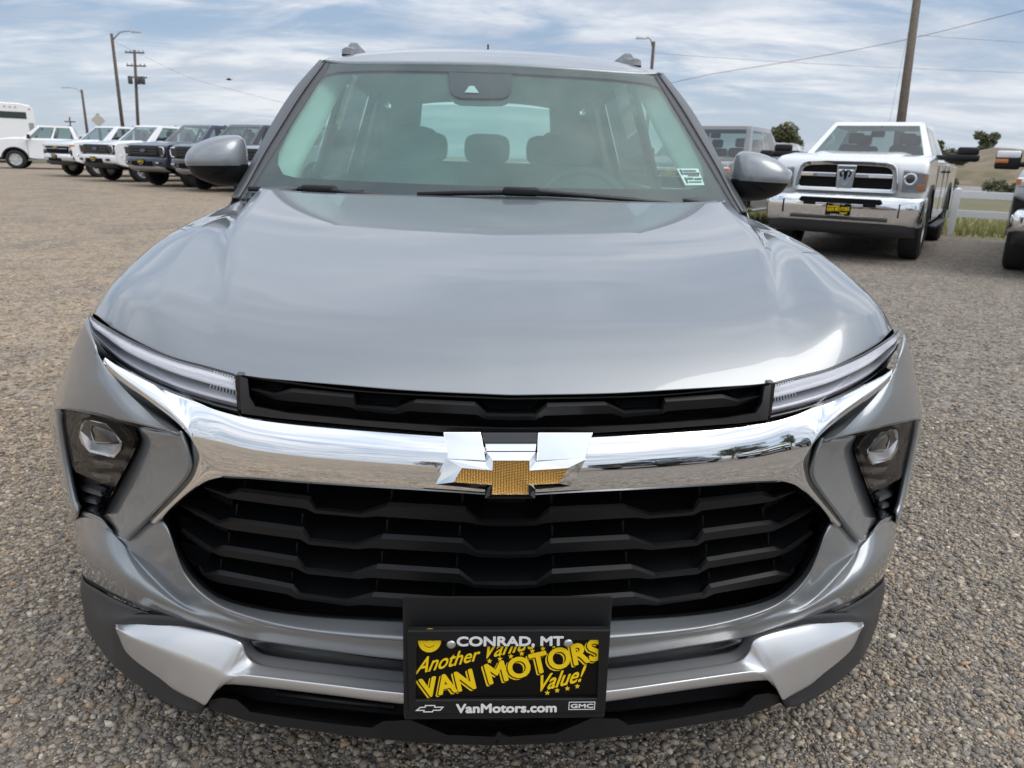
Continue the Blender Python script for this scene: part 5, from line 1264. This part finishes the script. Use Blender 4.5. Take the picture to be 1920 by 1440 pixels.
# travel trailer behind the row
rv_ = empty('travel_trailer', spot(36, 47), R_(40), 'white travel trailer standing behind the leftmost pickup', 'trailer')
b = MB(); pr_ = [(-1.2, .6), (1.2, .6), (1.22, 3.15), (1.05, 3.42), (.5, 3.52), (-.5, 3.52), (-1.05, 3.42), (-1.22, 3.15)]
slab(b, pr_, 0, 7.5).build('body', M['wtruck'], rv_, smooth=False, bevel=.05)
slab(MB(), rect(-.68, .80, 2.62, 3.02), -.02, .02).build('window', M['tglass'], rv_, smooth=False, bevel=.03)
for x in (-.28, 0, .28): slab(MB(), rect(x-.05, x+.05, 3.26, 3.31), -.03, .02).build('marker_lamp', M['amber'], rv_, smooth=False)
for x in (-1.0, 1.0): slab(MB(), rect(x-.05, x+.05, 3.18, 3.24), -.03, .02).build('marker_lamp', M['amber'], rv_, smooth=False)
slab(MB(), rect(-1.19, -.86, .9, 3.25), -.02, .02).build('dark_corner_panel', M['gloss'], rv_, smooth=False, bevel=.02)
slab(MB(), rect(.86, 1.12, .9, 2.4), -.015, .02).build('grey_stripe', M['galv'], rv_, smooth=False)
MB().box(-1.26, -1.2, .4, 7.2, 1.2, 3.3).build('dark_side_panel', M['gloss'], rv_, smooth=False)
for y in (4.2, 5.1):
    for s in (-1, 1): make_wheel(rv_, s*1.05, y, .38, .38, .22, s, M['galv'])

# ------------------------------------------------------------------ fence, grass, road, embankment
fpA, fpB = spot(1700, 15.6), spot(1990, 14.3)
fdir = (fpB-fpA).normalized(); fnrm = V((-fdir.y, fdir.x, 0))
post0 = spot(1806, 15.1); f_org = post0
fence = empty('white_fence', tuple(post0), 0, 'white two-rail vinyl fence along the grass on the right', 'fence')
Lx = lambda s, o, z: V((fdir.x*s+fnrm.x*o, fdir.y*s+fnrm.y*o, z))
for s in (-4.8, -2.4, 0, 2.4, 4.8):
    a = [Lx(s-.065, -.065, 0), Lx(s+.065, -.065, 0), Lx(s+.065, .065, 0), Lx(s-.065, .065, 0)]
    b = MB().prism(a, [p+V((0, 0, .90)) for p in a]); c = sum(a, V((0, 0, 0)))/4+V((0, 0, .93)); top = [p+V((0, 0, .90)) for p in a]
    for i in range(4): b.poly([top[i], top[(i+1) % 4], c])
    b.build('post', M['vinyl'], fence, smooth=False, bevel=.006)
    if s < 4.8:
        for z in (.36, .73):
            a = [Lx(s+.066, -.022, z), Lx(s+2.334, -.022, z), Lx(s+2.334, .022, z), Lx(s+.066, .022, z)]
            MB().prism(a, [p+V((0, 0, .14)) for p in a]).build('rail', M['vinyl'], fence, smooth=False, bevel=.006)
grassm = mat('dry_grass_ground', (.17, .185, .06), .95, noise=(2.5, 1, (.24, .20, .10)))
fieldm = mat('scrub_ground', (.165, .135, .08), .95, noise=(.6, 1, (.11, .12, .05)))
ga = MB(); base = f_org
def strip(s0, s1, o0, o1, z): return [base+Lx(s0, o0, z), base+Lx(s1, o0, z), base+Lx(s1, o1, z), base+Lx(s0, o1, z)]
wv = MB(); ed0 = []; ed1 = []
for i in range(61):
    s = -14+i*40/60; ed0.append(base+Lx(s, -.30+.18*mnoise.noise(V((s*1.3, 3, 0))), .004)); ed1.append(base+Lx(s, 9, .004))
MB().grid([ed0, ed1]).build('grass_verge', grassm, smooth=False)['kind'] = 'structure'
MB().poly(strip(-60, 160, 9, 40, .006)).build('scrub_field', fieldm, smooth=False)['kind'] = 'structure'
roadm = mat('pale_road', (.26, .245, .23), .9, noise=(1.2, 1, (.22, .21, .20)))
MB().poly(strip(-160, 260, 40, 62, .012)).build('road', roadm, smooth=False)['kind'] = 'structure'
# grass blades
rs = np.random.RandomState(5); b = MB()
for i in range(15000):
    s, o = rs.uniform(-5.5, 6.5), rs.uniform(-.25, 8)*rs.rand()**.5
    p = base+Lx(s, o, 0); h = rs.uniform(.06, .20); a = rs.uniform(0, 6.28); w = rs.uniform(.006, .014); ln = V((rs.uniform(-.07, .07), rs.uniform(-.07, .07), h)); d = V((math.cos(a)*w, math.sin(a)*w, 0))
    n = len(b.v); b.v += [tuple(p-d), tuple(p+d), tuple(p+ln)]; b.f.append((n, n+1, n+2))
gb = b.build('grass', mat('grass_blade', (.20, .225, .07), .8, noise=(1.1, 1, (.29, .25, .11))), smooth=False, weld=None); tag(gb, 'short yellowing grass growing around the white fence', 'grass', kind='stuff')
# embankment: long earth mound beyond the road
def emb_h(s_, o_):
    t_ = (o_-64)/60; prof = math.sin(math.pi*min(1, max(0, t_)))**.8
    h = 4.3*prof*(.88+.22*mnoise.noise(V((s_*.045, 1.7, 0))))+.5*mnoise.noise(V((s_*.3, o_*.3, 2)))*prof
    return h*min(1, max(0, (s_+14)/16))-.05
eb = [[base+Lx(-60+i*2.0, 64+j*5, emb_h(-60+i*2.0, 64+j*5)) for i in range(140)] for j in range(13)]
def on_bank(px, D):
    p = spot(px, D); q = p-base; return V((p.x, p.y, emb_h(q.dot(fdir), q.dot(fnrm))-.1))
em = mat('bare_earth', (.23, .172, .125), .95, noise=(.55, 1, (.13, .115, .062)), bump=(3, 1.0))
MB().grid(eb).build('embankment', em)['kind'] = 'structure'
# guard rail on the embankment
gr_p = [on_bank(x, 108)+V((0, 0, 1.0)) for x in (1862, 1880, 1898, 1916, 1936)]; gz = min(p.z for p in gr_p)
for p in gr_p: p.z = gz+.2
grl = empty('guard_rail', tuple(gr_p[0]), 0, 'thin dark guard rail on top of the earth bank at the right edge', 'guard rail')
MB().tube([p-gr_p[0] for p in gr_p], .11, 6).build('rail', M['galv'], grl)
for p in gr_p: MB().box((p-gr_p[0]).x-.07, (p-gr_p[0]).x+.07, (p-gr_p[0]).y-.07, (p-gr_p[0]).y+.07, -1.6, 0).build('post', M['galv'], grl, smooth=False)

# ------------------------------------------------------------------ trees and shrubs
def tree(name, label, loc, h, rad, cz, nleaf, lm, seed, cat='tree', group=None, squash=.75, leaf=.16, trunk=True):
    r = np.random.RandomState(seed); t = empty(name, tuple(loc), 0, label, cat, group)
    b = MB(); b.tube([(0, 0, -.1), (.03*h, 0, h*.3), (.01*h, .02*h, h*.6), (0, 0, h*.85)], h*.028, 7, h*.006)
    cl = []
    for k in range(15):
        a = r.uniform(0, 6.28); e = r.uniform(.0, 1); rr = rad*r.uniform(.2, .8)
        c = V((rr*math.cos(a), rr*math.sin(a), cz+(e-.45)*2*rad*squash*.8)); cl.append((c, rad*r.uniform(.28, .5)))
        b.tube([(0, 0, h*(.2+.4*e)), tuple(c*.6+V((0, 0, h*.15*(1-e)))), tuple(c)], h*.011, 5, h*.003)
    b.build('trunk', M['bark'], t)
    f = MB()
    for i in range(nleaf):
        c, cr_ = cl[r.randint(len(cl))]; d = V(r.normal(size=3)).normalized()*cr_*r.rand()**.4; p = c+V((d.x, d.y, d.z*.8))
        u = V(r.normal(size=3)).normalized()*leaf*r.uniform(.5, 1.2); w = u.cross(V(r.normal(size=3))).normalized()*leaf*r.uniform(.3, .7)
        n = len(f.v); f.v += [tuple(p-u), tuple(p+w), tuple(p+u), tuple(p-w)]; f.f.append((n, n+1, n+2, n+3))
    f.build('crown', lm, t, smooth=False, weld=None); return t
tree('tree', 'leafy green tree rising behind the taupe pickup', spot(1455, 52), 3.9, 1.7, 2.4, 5200, M['leaf'], 1, group='trees beyond the lot', leaf=.15)
tree('tree', 'round green tree showing behind the white pickup\'s cab', spot(1768, 46), 3.1, 1.25, 1.9, 4200, M['leafdark'], 2, group='trees beyond the lot', leaf=.15)
tree('shrub', 'small olive shrub on top of the earth bank', on_bank(1845, 102), 2.6, 1.7, 1.2, 2400, M['leafdark'], 3, 'shrub', leaf=.22)
for i, (px, D, z, h, lab) in enumerate(((1872, 50, 0, .7, 'low weedy shrub behind the fence near the right edge'), (1900, 46, 0, .55, 'low weedy shrub beside the cut-off pickup'), (1785, 52, 0, .6, 'pale weedy shrub by the road left of the fence post'))):
    tree('shrub', lab, spot(px, D, z), h, h*1.1, h*.5, 1300, M['leaf'], 20+i, 'shrub', group='weeds by the road', leaf=.09, squash=.5)
# silver tank behind the taupe pickup
tk = empty('storage_tank', tuple(spot(1462, 40)), R_(30), 'silver cylindrical tank on a stand behind the taupe pickup', 'tank')
MB().lathe([(-1.2, .0), (-1.2, .35), (-1.05, .62), (1.05, .62), (1.2, .35), (1.2, 0)], 'x', 20, (0, 0, 1.75)).build('drum', M['galv'], tk, angle=R_(40))
for x in (-.7, 0, .7): MB().lathe([(x-.04, .63), (x-.04, .65), (x+.04, .65), (x+.04, .63)], 'x', 20, (0, 0, 1.75)).build('band', M['satin'], tk)
for x in (-.7, .7): MB().box(x-.08, x+.08, -.5, .5, 0, 1.2).build('stand', M['galv'], tk, smooth=False)

# ------------------------------------------------------------------ poles and wires
def pole_top(px, py, D):
    d = ray(px, py); k = D/d.dot(cf); return CAM+d*k
def pole(name, label, base_, top_, r0, r1, cat='utility pole', m='wood'):
    t = empty(name, tuple(base_), 0, label, cat); MB().tube([(0, 0, 0), tuple(top_-base_)], r0, 10, r1).build('post', M[m], t); return t
def street_lamp(label, px, py, D, side, lean=0., r=.14, arm=1.5):
    tp_ = pole_top(px, py, D); bs = V((tp_.x+lean, tp_.y, 0)); t = pole('street_lamp', label, bs, tp_, r, r*.7, 'street lamp'); o = tp_-bs
    a = MB().tube([tuple(o+V((0, 0, -.45))), tuple(o+V((side*arm*.4, 0, .12))), tuple(o+V((side*arm*.8, 0, .22))), tuple(o+V((side*arm, 0, .18)))], .045, 6); a.build('arm', M['galv'], t)
    h = o+V((side*(arm+.25), 0, .16)); MB().prism([h+V((-.35, -.13, -.05)), h+V((.35, -.09, -.04)), h+V((.35, .09, -.04)), h+V((-.35, .13, -.05))], [h+V((-.3, -.09, .09)), h+V((.30, -.06, .03)), h+V((.30, .06, .03)), h+V((-.3, .09, .09))]).build('lamp_head', M['galv'], t, smooth=False, bevel=.02)
    return t
street_lamp('tall wooden street lamp with a curved arm, tallest on the left', 209, 63, 52, 1, lean=.0)
street_lamp('distant wooden street lamp with its arm to the left, shortest of the lamps', 153, 168, 100, -1, arm=2.0, r=.2)
street_lamp('wooden street lamp seen over the car roof beside the right roof rail', 1226, 78, 44, -1, arm=.5, r=.13)
tp_ = pole_top(252, 94, 78); bs = V((tp_.x-.75, tp_.y, 0)); up_ = pole('utility_pole', 'wooden utility pole with crossarms and a dark transformer on the left', bs, tp_, .19, .13); o = tp_-bs
for dz, wd in ((-.25, 1.0), (-1.55, 1.0)):
    MB().box(o.x-wd, o.x+wd, o.y-.06, o.y+.06, o.z+dz-.07, o.z+dz+.07).build('crossarm', M['wood'], up_, smooth=False)
    for x in (-.9, -.45, .45, .9): MB().lathe([(0, .05), (.08, .07), (.16, .045), (.22, .03)], 'z', 8, (o.x+x*wd, o.y, o.z+dz+.07)).build('insulator', M['galv'], up_)
for x in (-.55, .10, .50): MB().lathe([(0, 0), (0, .20), (.05, .23), (.75, .23), (.8, .15), (.8, 0)], 'z', 12, (o.x+x*1.25, o.y-.25, o.z-3.4)).build('transformer', mat('transformer_grey', (.05, .05, .055), .5), up_)
MB().box(o.x-1.0, o.x+1.0, o.y-.06, o.y+.06, o.z-2.75, o.z-2.62).build('crossarm', M['wood'], up_, smooth=False)
tp2 = pole_top(130, 219, 170); pole('utility_pole', 'tiny far-off utility pole left of the distant street lamp', V((tp2.x, tp2.y, 0)), tp2, .22, .16)
MB().box(-1.2, 1.2, -.1, .1, tp2.z-1.2, tp2.z-.95).build('crossarm', M['wood'], [x for x in bpy.data.objects if x.name.startswith('utility_pole')][-1], smooth=False)
b1 = spot(1682, 27); t1 = pole_top(1727, -60, 27.5); big_pole = pole('utility_pole', 'thick leaning wooden pole rising behind the white pickup on the right', b1, t1, .17, .135)
# back of a diamond sign
sg = empty('road_sign', tuple(spot(195, 60)), R_(20), 'back of a diamond road sign above the white pickups', 'sign')
zs = 3.05; MB().prism([V((-.5, 0, zs)), V((0, 0, zs-.5)), V((.5, 0, zs)), V((0, 0, zs+.5))], [V((-.5, .03, zs)), V((0, .03, zs-.5)), V((.5, .03, zs)), V((0, .03, zs+.5))]).build('sign_panel', mat('sign_back', (.50, .47, .42), .6), sg, smooth=False)
MB().box(-.09, .09, .035, .16, 0, zs+.5).build('post', M['wood'], sg, smooth=False)
def wire(label, pts, r, name='overhead_wire'):
    P3 = [pole_top(*p) for p in pts]; c = P3[0]; o = MB().tube([tuple(p) for p in spline(P3, 8)], r, 5).build(name, M['wire'], None); tag(o, label, 'wire', 'overhead wires'); return o
wire('overhead wire climbing to the right edge of the sky', [(1205, 168, 42), (1330, 140, 40), (1500, 112, 37), (1700, 74, 33), (1930, 17, 30)], .011)
wire('upper faint wire running right from the thick pole', [(1722, 66, 27.5), (1800, 72, 28), (1930, 80, 29)], .005)
wire('faint near-level wire crossing behind the thick pole', [(1228, 100, 44), (1450, 115, 46), (1700, 128, 50), (1930, 137, 54)], .008)
wire('steep guy wire beside the thick pole', [(1712, 20, 27.5), (1690, 120, 27), (1668, 228, 26.5)], .004)
wire('overhead wire sagging from the left utility pole towards the car roof', [(214, 78, 53), (268, 104, 76), (350, 143, 70), (450, 172, 62), (560, 200, 55)], .009)
# bird in the sky
bp_ = pole_top(429, 149, 40); bird = empty('bird', tuple(bp_), .6, 'tiny dark bird flying in the sky left of the windshield', 'bird')
MB().lathe([(-.16, .005), (-.10, .035), (0, .05), (.10, .03), (.22, .008)], 'x', 8).build('body', M['blackmatte'], bird)
for s in (-1, 1): MB().prism([V((-.06, 0, .02)), V((.06, 0, .02)), V((.0, s*.24, .07))], [V((-.06, 0, .03)), V((.06, 0, .03)), V((.0, s*.24, .08))]).build('wing', M['blackmatte'], bird, smooth=False)
# ------------------------------------------------------------------ what stands behind the photographer and shows in the chrome
tree('tree', 'dark leafy tree mirrored small in the right of the chrome bar', V((13.5, -15, 0)), 5.0, 2.2, 3.4, 2600, M['leafdark'], 31, group='trees mirrored in the chrome')
tree('tree', 'bushy tree mirrored small left of the emblem in the chrome bar', V((-6, -40, 0)), 6, 3.2, 3.8, 2400, M['leafdark'], 32, group='trees mirrored in the chrome')
def twin(start, label, loc, rz):
    c = copy_tree([x for x in bpy.data.objects if x.get('label', '').startswith(start)][0]); c.location = loc; c.rotation_euler = (0, 0, rz); c['label'] = label; c['group'] = 'pickups mirrored in the chrome'
twin('dark navy', 'navy pickup mirrored right of the emblem in the chrome bar', (2.7, -6.6, 0), R_(-128))
twin('white pickup with a chrome', 'white pickup mirrored near the right end of the chrome bar', (8.2, -7.2, 0), R_(-127))
